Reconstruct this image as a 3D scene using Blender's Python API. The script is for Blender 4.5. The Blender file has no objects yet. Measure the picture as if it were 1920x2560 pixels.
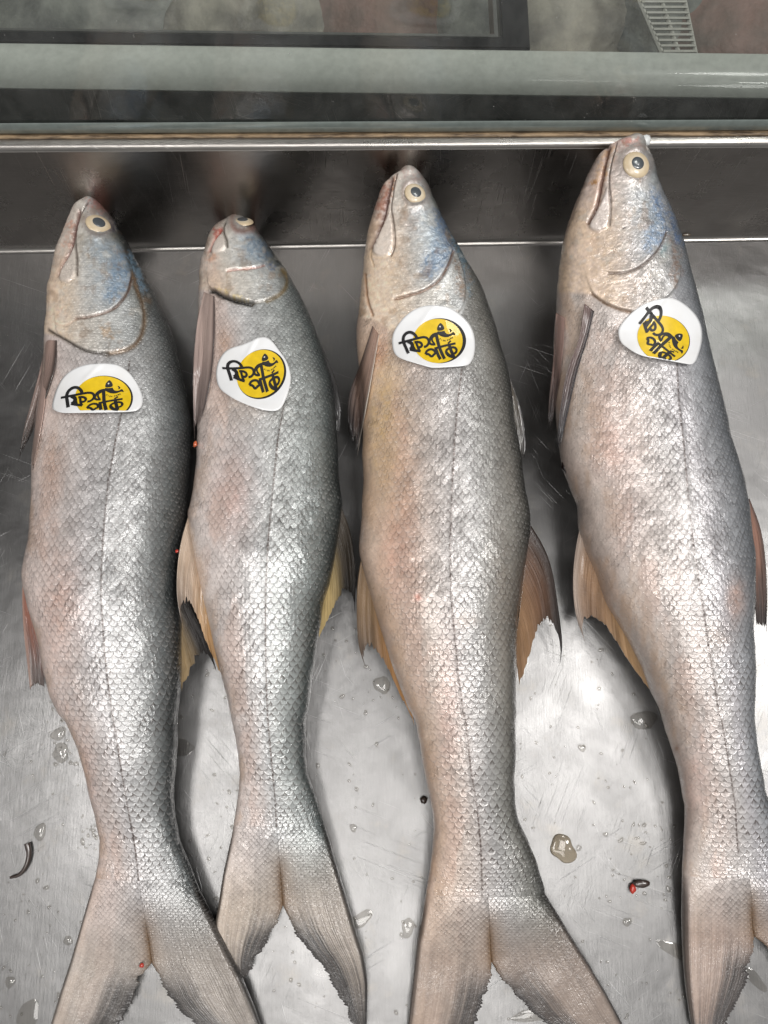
import bpy, bmesh, math, random
import numpy as np
from mathutils import Vector
from mathutils.geometry import tessellate_polygon
from mathutils.bvhtree import BVHTree
random.seed(7); RNG = np.random.RandomState(11)
sc = bpy.context.scene
# ------------------------------------------------------------------ camera
H, TILT, F = 0.47, math.radians(12.0), 1880.0          # F in photo pixels (1920 wide)
cd = bpy.data.cameras.new('camera'); cam = bpy.data.objects.new('camera', cd)
sc.collection.objects.link(cam); sc.camera = cam
cam.location = (0, 0, H); cam.rotation_euler = (TILT, 0, 0)
cd.sensor_fit = 'HORIZONTAL'; cd.sensor_width = 36; cd.lens = 36 * F / 1920; cd.clip_start = .01; cd.clip_end = 50
# ------------------------------------------------------------------ light
def sr(r, g, b, k=1.0):
    f = lambda c: (c / 12.92 if c <= .04045 else ((c + .055) / 1.055) ** 2.4)
    return (f(r / 255) * k, f(g / 255) * k, f(b / 255) * k)
w = bpy.data.worlds.new('World'); sc.world = w; w.use_nodes = True
nt = w.node_tree; bg = nt.nodes['Background']
tc = nt.nodes.new('ShaderNodeTexCoord'); sx = nt.nodes.new('ShaderNodeSeparateXYZ')
mr = nt.nodes.new('ShaderNodeMapRange'); mr.inputs[1].default_value = -.75; mr.inputs[2].default_value = .42
mr.interpolation_type = 'SMOOTHSTEP'
cr = nt.nodes.new('ShaderNodeValToRGB')
cr.color_ramp.elements[0].color = (.40, .395, .39, 1); cr.color_ramp.elements[1].color = (.085, .079, .074, 1)
e = cr.color_ramp.elements.new(.55); e.color = (.33, .328, .325, 1)
nt.links.new(tc.outputs['Generated'], sx.inputs[0]); nt.links.new(sx.outputs['Y'], mr.inputs[0])
nt.links.new(mr.outputs[0], cr.inputs[0]); nt.links.new(cr.outputs[0], bg.inputs[0]); bg.inputs[1].default_value = 1.0
def lamp(name, loc, target, power, sx_, sy_, col=(1, .975, .95)):
    l = bpy.data.lights.new(name, 'AREA'); l.shape = 'RECTANGLE'; l.size = sx_; l.size_y = sy_; l.energy = power; l.color = col
    o = bpy.data.objects.new(name, l); sc.collection.objects.link(o); o.location = loc
    o.rotation_euler = (Vector(target) - Vector(loc)).to_track_quat('-Z', 'Y').to_euler(); return o
lamp('ceiling_lamp', (-.70, -.28, 2.1), (0, 0, 0), 10, .4, .4)
lamp('ceiling_lamp', (.50, -.25, 2.1), (0, 0, 0), 12, .75, .5)
lamp('ceiling_lamp', (1.25, .02, 2.1), (0, 0, 0), 21, .35, .45)
lamp('ceiling_lamp', (1.05, 1.15, 2.0), (0, .2, 0), 8, .3, .3)
lamp('ceiling_lamp', (-.15, -.9, 2.1), (0, 0, 0), 11, 1.2, .4)
sc.view_settings.view_transform = 'Standard'; sc.view_settings.look = 'None'
sc.view_settings.exposure = 0; sc.view_settings.gamma = 1; sc.view_settings.use_curve_mapping = False
sc.render.engine = 'CYCLES'
# ------------------------------------------------------------------ helpers
CT, ST = math.cos(TILT), math.sin(TILT)
CAM = np.array([0, 0, H])
def ray(px, py):
    x = (np.asarray(px, float) - 960) / F; y = (1280 - np.asarray(py, float)) / F
    return np.stack([x, CT * y + ST, ST * y - CT], -1)
def at(px, py, z):
    """real-world point seen at photo pixel (px,py) that stands at height z"""
    d = ray(px, py); t = (np.asarray(z, float) - H) / d[..., 2]
    return CAM + d * t[..., None]
def proj(P):
    q = P - CAM; yc = CT * q[..., 1] + ST * q[..., 2]; zc = -ST * q[..., 1] + CT * q[..., 2]
    return 960 + F * q[..., 0] / -zc, 1280 - F * yc / -zc
def ss(a, b, x):
    t = np.clip((x - a) / (b - a), 0, 1); return t * t * (3 - 2 * t)
def crop(x0, y0, s):
    return lambda pts: [(x0 + a / s, y0 + b / s) for a, b in pts]
cB = crop(0, 440, 1.728); cC = crop(840, 300, 1.536); cD = crop(0, 1100, 1.728); cE = crop(840, 1100, 1.536)
cF = crop(0, 1800, 1.728); cG = crop(900, 1800, 1.626)
_tab = RNG.rand(16, 256, 256)
def vn(x, y, seed=0):
    t = _tab[seed % 16]; xi = np.floor(x).astype(int); yi = np.floor(y).astype(int); fx = x - xi; fy = y - yi
    fx = fx * fx * (3 - 2 * fx); fy = fy * fy * (3 - 2 * fy)
    a = t[xi & 255, yi & 255]; b = t[(xi + 1) & 255, yi & 255]; c = t[xi & 255, (yi + 1) & 255]; d = t[(xi + 1) & 255, (yi + 1) & 255]
    return (a * (1 - fx) + b * fx) * (1 - fy) + (c * (1 - fx) + d * fx) * fy
def fbm(x, y, seed=0, o=4):
    s = 0; a = .5; n = 0
    for k in range(o): s = s + a * vn(x * 2 ** k + 17 * k, y * 2 ** k + 5 * k, seed + k); n += a; a *= .55
    return s / n
def chaikin(p, n=2, closed=False):
    p = np.array(p, float)
    for _ in range(n):
        if closed:
            q = np.roll(p, -1, 0); p = np.stack([p * .75 + q * .25, p * .25 + q * .75], 1).reshape(-1, 2)
        else:
            a = p[:-1] * .75 + p[1:] * .25; b = p[:-1] * .25 + p[1:] * .75
            m = np.stack([a, b], 1).reshape(-1, 2); p = np.vstack([p[:1], m, p[-1:]])
    return p
def dist_poly(X, Y, pts):
    """distance to a polyline, and fraction along it"""
    pts = np.array(pts, float); best = np.full(X.shape, 1e9); fr = np.zeros(X.shape); n = len(pts) - 1
    for i in range(n):
        a = pts[i]; d = pts[i + 1] - a; L2 = max(d @ d, 1e-9)
        t = np.clip(((X - a[0]) * d[0] + (Y - a[1]) * d[1]) / L2, 0, 1)
        r = np.hypot(X - a[0] - t * d[0], Y - a[1] - t * d[1]); m = r < best
        best[m] = r[m]; fr[m] = (i + t[m]) / n
    return best, fr
def sdf(X, Y, pts):
    """signed distance, positive inside a closed polygon"""
    p = np.array(pts, float); p = np.vstack([p, p[:1]]); d, _ = dist_poly(X, Y, p); ins = np.zeros(X.shape, bool)
    for (x0, y0), (x1, y1) in zip(p[:-1], p[1:]):
        if y0 == y1: continue
        c = ((y0 > Y) != (y1 > Y)) & (X < (x1 - x0) * (Y - y0) / (y1 - y0) + x0); ins ^= c
    return np.where(ins, d, -d)
def link(name, me, mat=None, parent=None):
    o = bpy.data.objects.new(name, me); sc.collection.objects.link(o)
    if mat is not None: me.materials.append(mat)
    if parent is not None: o.parent = parent
    return o
def tag(o, label=None, cat=None, group=None, kind=None):
    if label: o['label'] = label
    if cat: o['category'] = cat
    if group: o['group'] = group
    if kind: o['kind'] = kind
    return o
def thing(name, label, cat, loc=(0, 0, 0), group=None):
    o = bpy.data.objects.new(name, None); sc.collection.objects.link(o); o.location = loc; o.empty_display_size = .01
    return tag(o, label, cat, group)
def mesh_np(name, V, Fc, smooth=True):
    me = bpy.data.meshes.new(name); Fc = np.asarray(Fc)
    me.vertices.add(len(V)); me.vertices.foreach_set('co', np.asarray(V, np.float32).ravel())
    k = Fc.shape[1]; me.loops.add(Fc.size); me.loops.foreach_set('vertex_index', Fc.ravel().astype(np.int32))
    me.polygons.add(len(Fc)); me.polygons.foreach_set('loop_start', np.arange(0, Fc.size, k, dtype=np.int32))
    me.polygons.foreach_set('loop_total', np.full(len(Fc), k, np.int32))
    me.update(calc_edges=True); me.validate()
    if smooth: me.polygons.foreach_set('use_smooth', np.ones(len(me.polygons), bool))
    return me
def grid_faces(nr, nc, closed=False, off=0):
    i = np.arange(nr - 1)[:, None]; j = np.arange(nc if closed else nc - 1)[None, :]
    a = i * nc + j; b = i * nc + (j + 1) % nc
    return (np.stack([a, b, b + nc, a + nc], -1).reshape(-1, 4) + off)
def attr(me, name, typ, data):
    a = me.attributes.new(name, typ, 'POINT')
    if typ == 'FLOAT_COLOR':
        d = np.ones((len(data), 4), np.float32); d[:, :3] = data; a.data.foreach_set('color', d.ravel())
    elif typ == 'FLOAT': a.data.foreach_set('value', np.asarray(data, np.float32).ravel())
    else: a.data.foreach_set('vector', np.asarray(data, np.float32).ravel())
def bm_obj(name, bm, mat, parent=None, smooth=False):
    me = bpy.data.meshes.new(name); bm.normal_update(); bm.to_mesh(me); bm.free()
    if smooth: me.polygons.foreach_set('use_smooth', np.ones(len(me.polygons), bool))
    return link(name, me, mat, parent)
# ------------------------------------------------------------------ materials
class N:
    """small node-graph helper"""
    def __init__(s, name):
        s.m = bpy.data.materials.new(name); s.m.use_nodes = True; s.t = s.m.node_tree; s.b = s.t.nodes['Principled BSDF']
    def n(s, typ, **kw):
        q = s.t.nodes.new(typ)
        for k, v in kw.items(): setattr(q, k, v)
        return q
    def put(s, sock, v):
        if hasattr(v, 'links') or isinstance(v, bpy.types.NodeSocket): s.t.links.new(v, sock)
        else: sock.default_value = v
    def ma(s, op, a, b=0.0, c=0.0, clamp=False):
        q = s.n('ShaderNodeMath', operation=op, use_clamp=clamp); s.put(q.inputs[0], a)
        if op not in ('FLOOR', 'FRACT', 'SQRT', 'ABSOLUTE'): s.put(q.inputs[1], b)
        if op in ('MULTIPLY_ADD', 'WRAP'): s.put(q.inputs[2], c)
        return q.outputs[0]
    def mix(s, f, a, b, blend='MIX'):
        q = s.n('ShaderNodeMix', data_type='RGBA', blend_type=blend); s.put(q.inputs[0], f); s.put(q.inputs[6], a); s.put(q.inputs[7], b); return q.outputs[2]
    def mixf(s, f, a, b):
        q = s.n('ShaderNodeMix', data_type='FLOAT'); s.put(q.inputs[0], f); s.put(q.inputs[2], a); s.put(q.inputs[3], b); return q.outputs[0]
    def at(s, name): return s.n('ShaderNodeAttribute', attribute_name=name)
    def noise(s, vec, scale, detail=3, rough=.55):
        q = s.n('ShaderNodeTexNoise'); q.inputs['Scale'].default_value = scale; q.inputs['Detail'].default_value = detail; q.inputs['Roughness'].default_value = rough
        if vec is not None: s.put(q.inputs['Vector'], vec)
        return q.outputs['Fac']
    def rng(s, v, a, b, c=0., d=1., sm=False):
        q = s.n('ShaderNodeMapRange'); q.interpolation_type = 'SMOOTHSTEP' if sm else 'LINEAR'
        s.put(q.inputs[0], v)
        for k, x in zip((1, 2, 3, 4), (a, b, c, d)): s.put(q.inputs[k], x)
        return q.outputs[0]
    def mapping(s, vec, scale, rot=(0, 0, 0)):
        q = s.n('ShaderNodeMapping'); s.put(q.inputs[0], vec); q.inputs['Scale'].default_value = scale; q.inputs['Rotation'].default_value = rot; return q.outputs[0]
    def bump(s, h, dist, strength=1.0, normal=None):
        q = s.n('ShaderNodeBump'); q.inputs['Strength'].default_value = strength; q.inputs['Distance'].default_value = dist; s.put(q.inputs['Height'], h)
        if normal is not None: s.put(q.inputs['Normal'], normal)
        return q.outputs[0]
    def set(s, **kw):
        for k, v in kw.items(): s.put(s.b.inputs[k.replace('_', ' ')], v)
        return s
def c4(c): return (*c, 1)
def simple(name, col, rough=.5, metal=0., coat=0., **kw):
    g = N(name); g.set(Base_Color=c4(col), Roughness=rough, Metallic=metal, Coat_Weight=coat, **kw)
    o = g.n('ShaderNodeTexCoord').outputs['Object']; nz = g.noise(o, 220, 3)
    g.set(Base_Color=g.mix(g.rng(nz, .3, .7, 0, .45), c4(col), c4(tuple(x * .62 for x in col))))
    return g.m
def skin_material():
    g = N('wet_fish_skin'); col = g.at('Col').outputs['Color']; scl = g.at('scl').outputs['Fac']; fin = g.at('fin').outputs['Fac']
    shn = g.at('shn').outputs['Fac']; dk = g.at('dk').outputs['Fac']
    uv = g.n('ShaderNodeSeparateXYZ'); g.put(uv.inputs[0], g.at('sc').outputs['Vector'])
    obj = g.n('ShaderNodeTexCoord').outputs['Object']
    wob = g.noise(obj, 140, 2); wob2 = g.noise(g.mapping(obj, (1, 1, 1), (1, 2, 3)), 130, 2)
    X = g.ma('ADD', uv.outputs[0], g.ma('MULTIPLY', g.ma('SUBTRACT', wob, .5), 1.0))
    Y = g.ma('ADD', uv.outputs[1], g.ma('MULTIPLY', g.ma('SUBTRACT', wob2, .5), .7))
    i0 = g.ma('FLOOR', X)
    def edge(i):                                           # rear edge of scale row i at height Y
        off = g.ma('MULTIPLY', g.ma('FLOORED_MODULO', i, 2.0), .5); yy = g.ma('SUBTRACT', Y, off)
        t = g.ma('SUBTRACT', g.ma('FRACT', yy), .5); q = g.ma('SUBTRACT', 1.0, g.ma('MULTIPLY', g.ma('MULTIPLY', t, t), 4.0), clamp=True)
        return g.ma('ADD', i, g.ma('MULTIPLY', g.ma('POWER', q, .8), .9)), t, g.ma('FLOOR', yy)
    em, tm, jm = edge(g.ma('SUBTRACT', i0, 1.0)); e0, t0, j0 = edge(i0); e1, t1, j1 = edge(g.ma('ADD', i0, 1.0))
    s = g.ma('LESS_THAN', X, e0)                           # 1: on row i0, 0: on the next row
    lo = g.mixf(s, e0, em); hi = g.mixf(s, e1, e0); t = g.mixf(s, t1, t0); ii = g.mixf(s, g.ma('ADD', i0, 1.0), i0); jj = g.mixf(s, j1, j0)
    d = g.ma('DIVIDE', g.ma('SUBTRACT', X, lo), g.ma('MAXIMUM', g.ma('SUBTRACT', hi, lo), .05), clamp=True)
    cb = g.n('ShaderNodeCombineXYZ'); g.put(cb.inputs[0], ii); g.put(cb.inputs[1], jj)
    wn = g.n('ShaderNodeTexWhiteNoise'); wn.noise_dimensions = '3D'; g.put(wn.inputs['Vector'], cb.outputs[0])
    r1 = wn.outputs['Value']; sc3 = g.n('ShaderNodeSeparateXYZ'); g.put(sc3.inputs[0], wn.outputs['Color']); r2 = sc3.outputs[1]; r3 = sc3.outputs[2]
    saw = g.ma('MULTIPLY', g.ma('POWER', d, 1.3), g.rng(r3, 0, 1, .55, 1.2))
    rim = g.rng(d, .9, 1.0, 0, 1, True)
    tilt = g.ma('MULTIPLY', g.ma('MULTIPLY', g.ma('SUBTRACT', r1, .5), t), 1.7)
    tilt2 = g.ma('MULTIPLY', g.ma('MULTIPLY', g.ma('SUBTRACT', r2, .5), d), 1.1)
    hsc = g.ma('MULTIPLY', g.ma('ADD', g.ma('SUBTRACT', g.ma('ADD', saw, tilt), g.ma('MULTIPLY', rim, .75)), tilt2), scl)
    fine = g.noise(obj, 900, 3, .6); mid = g.noise(obj, 260, 3, .6)
    rx = g.n('ShaderNodeSeparateXYZ'); g.put(rx.inputs[0], g.at('ray').outputs['Vector'])
    fr = g.noise(g.at('ray').outputs['Vector'], 1.0, 2, .6)
    b1 = g.bump(hsc, .00038, 1.0)
    b2 = g.bump(g.ma('ADD', g.ma('MULTIPLY', fine, .6), mid), .0009, .42, b1)
    b3 = g.bump(g.ma('MULTIPLY', fr, fin), .0007, .8, b2)
    # colour: pale rear edges, darker scale pockets, speckle
    pocket = g.ma('MULTIPLY', g.ma('MULTIPLY', g.rng(d, .0, .62, 1, 0, True), g.rng(g.ma('ABSOLUTE', t), .12, .48, 1, .12, True)), dk)
    pocket = g.ma('MULTIPLY', pocket, g.rng(r2, 0, 1, .35, 1.1), clamp=True)
    c = g.mix(pocket, col, g.mix(1.0, col, c4((.26, .22, .20)), 'MULTIPLY'))
    ed = g.ma('MULTIPLY', g.ma('MULTIPLY', g.rng(d, .62, .95, 0, 1, True), scl), g.rng(r1, 0, 1, .15, .75))
    c = g.mix(g.ma('MULTIPLY', ed, .55), c, g.mix(.55, c, c4((.78, .77, .76))))
    c = g.mix(g.ma('MULTIPLY', g.rng(r3, .0, 1.0, 0, .22), scl), c, g.mix(1.0, c, c4((.5, .5, .52)), 'MULTIPLY'))
    c = g.mix(g.rng(fine, .35, .7, .0, .25), c, g.mix(1.0, c, c4((.55, .52, .5)), 'MULTIPLY'))
    frc = g.ma('MULTIPLY', g.rng(fr, .4, .7, 0, .3), fin)
    c = g.mix(frc, c, g.mix(1.0, c, c4((.5, .46, .44)), 'MULTIPLY'))
    g.set(Base_Color=c, Metallic=g.ma('MULTIPLY', shn, .36), Roughness=g.rng(mid, .3, .7, .25, .50), Normal=b3,
          Coat_Weight=g.rng(g.noise(obj, 45, 3), .35, .6, .45, 1.0), Coat_Roughness=.055, Coat_Normal=b3)
    g.b.inputs['Specular IOR Level'].default_value = .6
    return g.m
def fin_material():
    g = N('fin_membrane'); col = g.at('Col').outputs['Color']; v = g.at('ray').outputs['Vector']
    fr = g.noise(v, 1.0, 3, .65); obj = g.n('ShaderNodeTexCoord').outputs['Object']; fine = g.noise(obj, 700, 3)
    c = g.mix(g.rng(fr, .38, .66, 0, .3), col, g.mix(1.0, col, c4((.4, .35, .32)), 'MULTIPLY'))
    g.set(Base_Color=c, Roughness=.36, Coat_Weight=.7, Coat_Roughness=.1)
    g.set(Normal=g.bump(fine, .0006, .4, g.bump(fr, .0008, .9)))
    return g.m
def steel(name, base, rough, brush=(1, 1, 1), scale=1.0, spots=0.0, warm=None, scr=0.35):
    g = N(name); obj = g.n('ShaderNodeTexCoord').outputs['Object']
    st = g.noise(g.mapping(obj, brush), 60 * scale, 6, .75)
    big = g.noise(obj, 9, 4, .6); sp = g.noise(obj, 150, 4, .6); sp2 = g.noise(obj, 38, 5, .65)
    lines = None
    for k, rot in enumerate((.35, -.5, 1.25, -1.15, .85)):
        n1 = g.noise(g.mapping(g.mapping(obj, (1, 1, 1), (0, 0, rot)), (14, 1500, 14)), 1.0 + .13 * k, 1, .5)
        n2 = g.noise(g.mapping(obj, (14, 14, 1), (0, 0, rot + 1)), 1.0 + k * .3, 2, .5)
        l = g.ma('MULTIPLY', g.rng(n1, .69, .76, 0, 1), g.rng(n2, .52, .64, 0, 1)); lines = l if lines is None else g.ma('MAXIMUM', lines, l)
    c = g.mix(g.rng(big, .3, .7, 0, .5), c4(base), c4(tuple(x * .78 for x in (warm or base))))
    c = g.mix(g.ma('MULTIPLY', g.rng(sp2, .56, .72, 0, .5, True), spots), c, c4((.30, .28, .25)))
    c = g.mix(g.rng(st, .35, .7, 0, .22), c, c4(tuple(x * .55 for x in base)))
    c = g.mix(g.ma('MULTIPLY', lines, scr), c, c4((.75, .75, .75)))
    r = g.ma('ADD', g.rng(big, .3, .7, rough - .04, rough + .07), g.rng(sp2, .4, .7, -.03, .06)); r = g.ma('ADD', r, g.ma('MULTIPLY', lines, .12))
    g.set(Base_Color=c, Metallic=1.0, Roughness=r)
    h = g.ma('ADD', g.ma('MULTIPLY', st, .6), g.ma('ADD', g.ma('MULTIPLY', sp, .25), g.ma('MULTIPLY', lines, .5)))
    g.set(Normal=g.bump(h, .0003, .5, g.bump(big, .004, .35)))
    return g.m
SKIN, FIN = skin_material(), fin_material()
# ------------------------------------------------------------------ counter: steel tray, rail, glass, freezer behind
HW = .092                                                  # height of the tray's back wall
tray = thing('steel_tray', 'brushed stainless steel tray with a raised back wall holding the fish', 'tray')
M_floor = steel('brushed_steel', (.218, .216, .214), .33, (14, 1.2, 1), 1.0, spots=.8, scr=.5)
M_wall = steel('brushed_steel_wall', (.29, .27, .252), .27, (1.2, 14, 14), 1.2, spots=.1, scr=.1)
M_rim = steel('polished_steel_rim', (.36, .345, .325), .30, (1, 16, 1), 1.0, spots=.5, scr=.1)
A0 = at(-700, 637, 0); B0 = at(2620, 580, 0); A1 = at(-700, 376.5, HW); B1 = at(2620, 355.5, HW)
def strip(name, lines, mat, parent, nx=80, smooth=True):
    """loft a sheet through lines given as (left point, right point)"""
    V = []; t = np.linspace(0, 1, nx)[:, None]
    for a, b in lines: V.append(np.asarray(a) * (1 - t) + np.asarray(b) * t)
    return link(name, mesh_np(name, np.vstack(V), grid_faces(len(lines), nx), smooth), mat, parent)
def Z(p, dz=0, dy=0): return np.array([p[0], p[1] + dy, p[2] + dz])
front = [(-.62, -.47, 0), (.62, -.47, 0)]
def arc_corner(p, r=.0035, n=5):                           # small inside radius where floor turns up
    return [np.array([p[0], p[1] - r + r * math.sin(a), r - r * math.cos(a)]) for a in np.linspace(0, math.pi / 2, n)]
fl = strip('tray_floor', [front] + [(Z(A0, 0, -.0036), Z(B0, 0, -.0036))], M_floor, tray)
cornL, cornR = arc_corner(A0, .0022), arc_corner(B0, .0022)
strip('bend', list(zip(cornL, cornR)), M_rim, tray)
strip('back_wall', [(cornL[-1], cornR[-1]), (Z(A1, -.003), Z(B1, -.003))], M_wall, tray)
rl = [(Z(A1, -.003), Z(B1, -.003))]
for a in np.linspace(0, math.pi / 2, 6): rl.append((Z(A1, -.003 + .003 * math.sin(a), .003 - .003 * math.cos(a)), Z(B1, -.003 + .003 * math.sin(a), .003 - .003 * math.cos(a))))
rl.append((at(-700, 352, HW), at(2620, 336, HW)))
strip('rim', rl, M_rim, tray)
# sealant bead in the joint
g = N('rusty_sealant'); o_ = g.n('ShaderNodeTexCoord').outputs['Object']; nz = g.noise(g.mapping(o_, (1, 4, 4)), 35, 5, .7)
c_ = g.mix(g.rng(nz, .38, .6), c4(sr(62, 48, 34)), c4(sr(150, 128, 100))); g.set(Base_Color=c_, Roughness=.55, Normal=g.bump(nz, .002, .8)); M_seal = g.m
strip('sealant', [(at(-700, 352.5, HW - .001), at(2620, 337, HW - .001)), (at(-700, 350, HW + .001), at(2620, 334.5, HW + .001)), (at(-700, 343, HW + .0012), at(2620, 327, HW + .0012)), (at(-700, 338, HW - .002), at(2620, 322, HW - .002))], M_seal, tray)
# chest freezer behind the tray
frz = thing('display_freezer', 'display freezer behind the glass with pale green rail and black lid frame', 'freezer')
M_dark = steel('dark_channel', (.10, .128, .115), .42, (1, 10, 1), 1, spots=.4, scr=.35)
M_rail = simple('pale_green_enamel', sr(204, 209, 202), .35, .0, .25)
M_edge = simple('glass_edge_green', sr(132, 142, 138), .2, .2, .6)
M_black = simple('black_frame_plastic', (.012, .013, .015), .35, 0, .3)
def quadline(yl, yr, z): return (at(-900, yl - (yr - yl) * 900 / 1920, z), at(2820, yr + (yr - yl) * 900 / 1920, z))
strip('channel', [quadline(338, 322, HW - .003), quadline(325, 312, HW - .012), quadline(222, 247, HW - .012)], M_dark, frz)
strip('rail', [quadline(222, 247, HW - .0115), quadline(221, 246, HW + .001), quadline(219, 244, HW + .0016), quadline(111, 138, HW + .0016), quadline(108, 135, HW - .001)], M_rail, frz)
# black lid frame: a front bar and a cross bar with real thickness
def bar(name, poly_px, z0, z1, mat, parent, bev=.001):
    bm = bmesh.new(); top = [bm.verts.new(at(x, y, z1)) for x, y in poly_px]; bot = [bm.verts.new((v.co.x, v.co.y, z0)) for v in top]
    bm.faces.new(top); bm.faces.new(bot[::-1]); n = len(top)
    for i in range(n): bm.faces.new((top[i], bot[i], bot[(i + 1) % n], top[(i + 1) % n]))
    bmesh.ops.recalc_face_normals(bm, faces=bm.faces)
    if bev: bmesh.ops.bevel(bm, geom=bm.edges[:], offset=bev, segments=2, affect='EDGES')
    return bm_obj(name, bm, mat, parent)
bar('lid_frame', [(-900, 63), (1254, 92), (1216, -560), (1288, -560), (1326, 122), (-900, 96)], HW - .02, HW - .006, M_black, frz)
M_trim = simple('aluminium_trim', (.30, .31, .30), .35, .8)
bar('lid_trim', [(-900, 58), (1236, 86), (1200, -560), (1207, -560), (1246, 92), (-900, 63)], HW - .02, HW - .005, M_trim, frz, 0)
M_liner = simple('freezer_liner', sr(105, 105, 98), .6)
bm = bmesh.new(); vs = [bm.verts.new(p) for p in (at(-900, 95, -.10), at(2820, 150, -.10), Z(at(2820, 150, -.10), 0, 1.1), Z(at(-900, 95, -.10), 0, 1.1))]; bm.faces.new(vs)
vs2 = [bm.verts.new(p) for p in (at(-900, 96, HW - .004), at(2820, 148, HW - .004), at(2820, 150, -.10), at(-900, 95, -.10))]; bm.faces.new(vs2)
bm_obj('liner', bm, M_liner, frz)
# frozen goods under the lid: frosty lumps
def frosty(name, col, col2):
    g = N(name); o = g.n('ShaderNodeTexCoord').outputs['Object']; n1 = g.noise(o, 28, 4, .6); n2 = g.noise(o, 120, 3)
    g.set(Base_Color=g.mix(g.rng(n1, .35, .65), c4(col), c4(col2)), Roughness=.75, Coat_Weight=.0, Normal=g.bump(g.ma('ADD', n1, g.ma('MULTIPLY', n2, .3)), .006, .7)); return g.m
FR = [frosty('frosted_fillet', sr(138, 135, 124), sr(92, 90, 84)), frosty('frosted_meat', sr(122, 100, 93), sr(92, 82, 76)), frosty('frosted_bag', sr(120, 122, 116), sr(72, 74, 72))]
def lump(px, py, z, rx, ry, rz, mat, label, rot=0, seed=1):
    bm = bmesh.new(); bmesh.ops.create_icosphere(bm, subdivisions=4, radius=1)
    for v in bm.verts:
        n = fbm(np.array([v.co.x * 1.6 + seed * 9.3]), np.array([v.co.y * 1.6 + v.co.z * 1.3 + seed]), seed % 9, 3)[0]
        k = .75 + .5 * n; x, y, zz = v.co.x * rx * k, v.co.y * ry * k, v.co.z * rz * k
        v.co = (x * math.cos(rot) - y * math.sin(rot), x * math.sin(rot) + y * math.cos(rot), zz)
    o = bm_obj('frozen_pack', bm, mat, None, True); o.location = at(px, py, z); tag(o, label, 'frozen food', 'frozen packs seen through the freezer lid'); return o
Lm = [(60, 30, .11, .10, 0, 'pale frozen pack at the far left corner under the freezer lid', .2),
      (330, 20, .13, .09, 2, 'wide grey frozen pack between two pale ones under the lid', .5),
      (560, 30, .05, .09, 0, 'narrow pale frozen pack left of the rounded one under the lid', -.3),
      (745, 35, .075, .09, 0, 'rounded pale frozen pack under the middle of the lid', .3),
      (960, 20, .09, .10, 1, 'brownish frozen pack just left of the black cross bar', .1),
      (1150, 20, .05, .09, 2, 'slim grey frozen pack touching the black cross bar', .2),
      (1430, 30, .09, .11, 0, 'pale frozen pack between the black cross bar and the wire basket', -.5),
      (1610, 0, .06, .09, 2, 'grey frozen pack lying behind the wire basket', .3),
      (1830, 30, .09, .08, 1, 'pinkish frozen meat pack right of the wire basket', .4)]
for k, (px, py, rx, ry, mi, lab, rot) in enumerate(Lm): lump(px, py, -.05 + .008 * (k % 3), rx * .85, ry, .045, FR[mi], lab, rot, k + 2)
# wire basket
M_wire = simple('white_coated_wire', sr(165, 165, 158), .4, .1)
bk = thing('wire_basket', 'pale wire basket in the freezer at the top right', 'basket')
def tube_bm(bm, pts, r, seg=6):
    pts = [Vector(p) for p in pts]; rings = []
    for i, p in enumerate(pts):
        d = (pts[min(i + 1, len(pts) - 1)] - pts[max(i - 1, 0)]).normalized(); u = d.orthogonal().normalized(); v = d.cross(u)
        if rings and (u.dot(pu) < .0): pass
        if rings: u = (pu - d * pu.dot(d)).normalized(); v = d.cross(u)
        pu = u; rr = r[i] if hasattr(r, '__len__') else r
        rings.append([bm.verts.new(p + (u * math.cos(a) + v * math.sin(a)) * rr) for a in [2 * math.pi * k / seg for k in range(seg)]])
    for a, b in zip(rings[:-1], rings[1:]):
        for k in range(seg): bm.faces.new((a[k], a[(k + 1) % seg], b[(k + 1) % seg], b[k]))
    bm.faces.new(rings[0][::-1]); bm.faces.new(rings[-1])
bm = bmesh.new(); zb = .02
P = lambda x, y: at(x, y, zb)
for t in np.linspace(0, 1, 19):
    a = np.array([1550, -120]) * (1 - t) + np.array([1658, 128]) * t; b = np.array([1690, -120]) * (1 - t) + np.array([1742, 128]) * t
    tube_bm(bm, [P(*a), P(*b)], .0009)
bm_obj('cross_wire', bm, M_wire, bk); bm = bmesh.new()
for a, b in (((1550, -120), (1658, 130)), ((1618, -120), (1700, 130)), ((1690, -120), (1742, 130))): tube_bm(bm, [P(*a) + [0, 0, -.002], P(*b) + [0, 0, -.002]], .0016)
bm_obj('rim_wire', bm, M_wire, bk)
# glass pane standing on the rim
g = N('clear_glass'); nt_ = g.t; nt_.nodes.remove(g.b); tr = g.n('ShaderNodeBsdfTransparent'); gl = g.n('ShaderNodeBsdfGlossy'); mx = g.n('ShaderNodeMixShader'); df = g.n('ShaderNodeBsdfDiffuse'); mx2 = g.n('ShaderNodeMixShader')
o_ = g.n('ShaderNodeTexCoord').outputs['Object']; tr.inputs[0].default_value = (.86, .90, .87, 1); gl.inputs['Roughness'].default_value = .05
lw = g.n('ShaderNodeFresnel'); lw.inputs[0].default_value = 1.5; g.put(mx.inputs[0], lw.outputs[0]); g.put(mx.inputs[1], tr.outputs[0]); g.put(mx.inputs[2], gl.outputs[0])
sm = g.noise(g.mapping(o_, (1, 1, .5)), 30, 5, .7); fl_ = g.noise(o_, 500, 2); df.inputs[0].default_value = (.75, .77, .74, 1)
g.put(mx2.inputs[0], g.ma('ADD', g.rng(sm, .35, .75, .02, .10), g.rng(fl_, .74, .78, 0, .35))); g.put(mx2.inputs[1], mx.outputs[0]); g.put(mx2.inputs[2], df.outputs[0])
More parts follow.
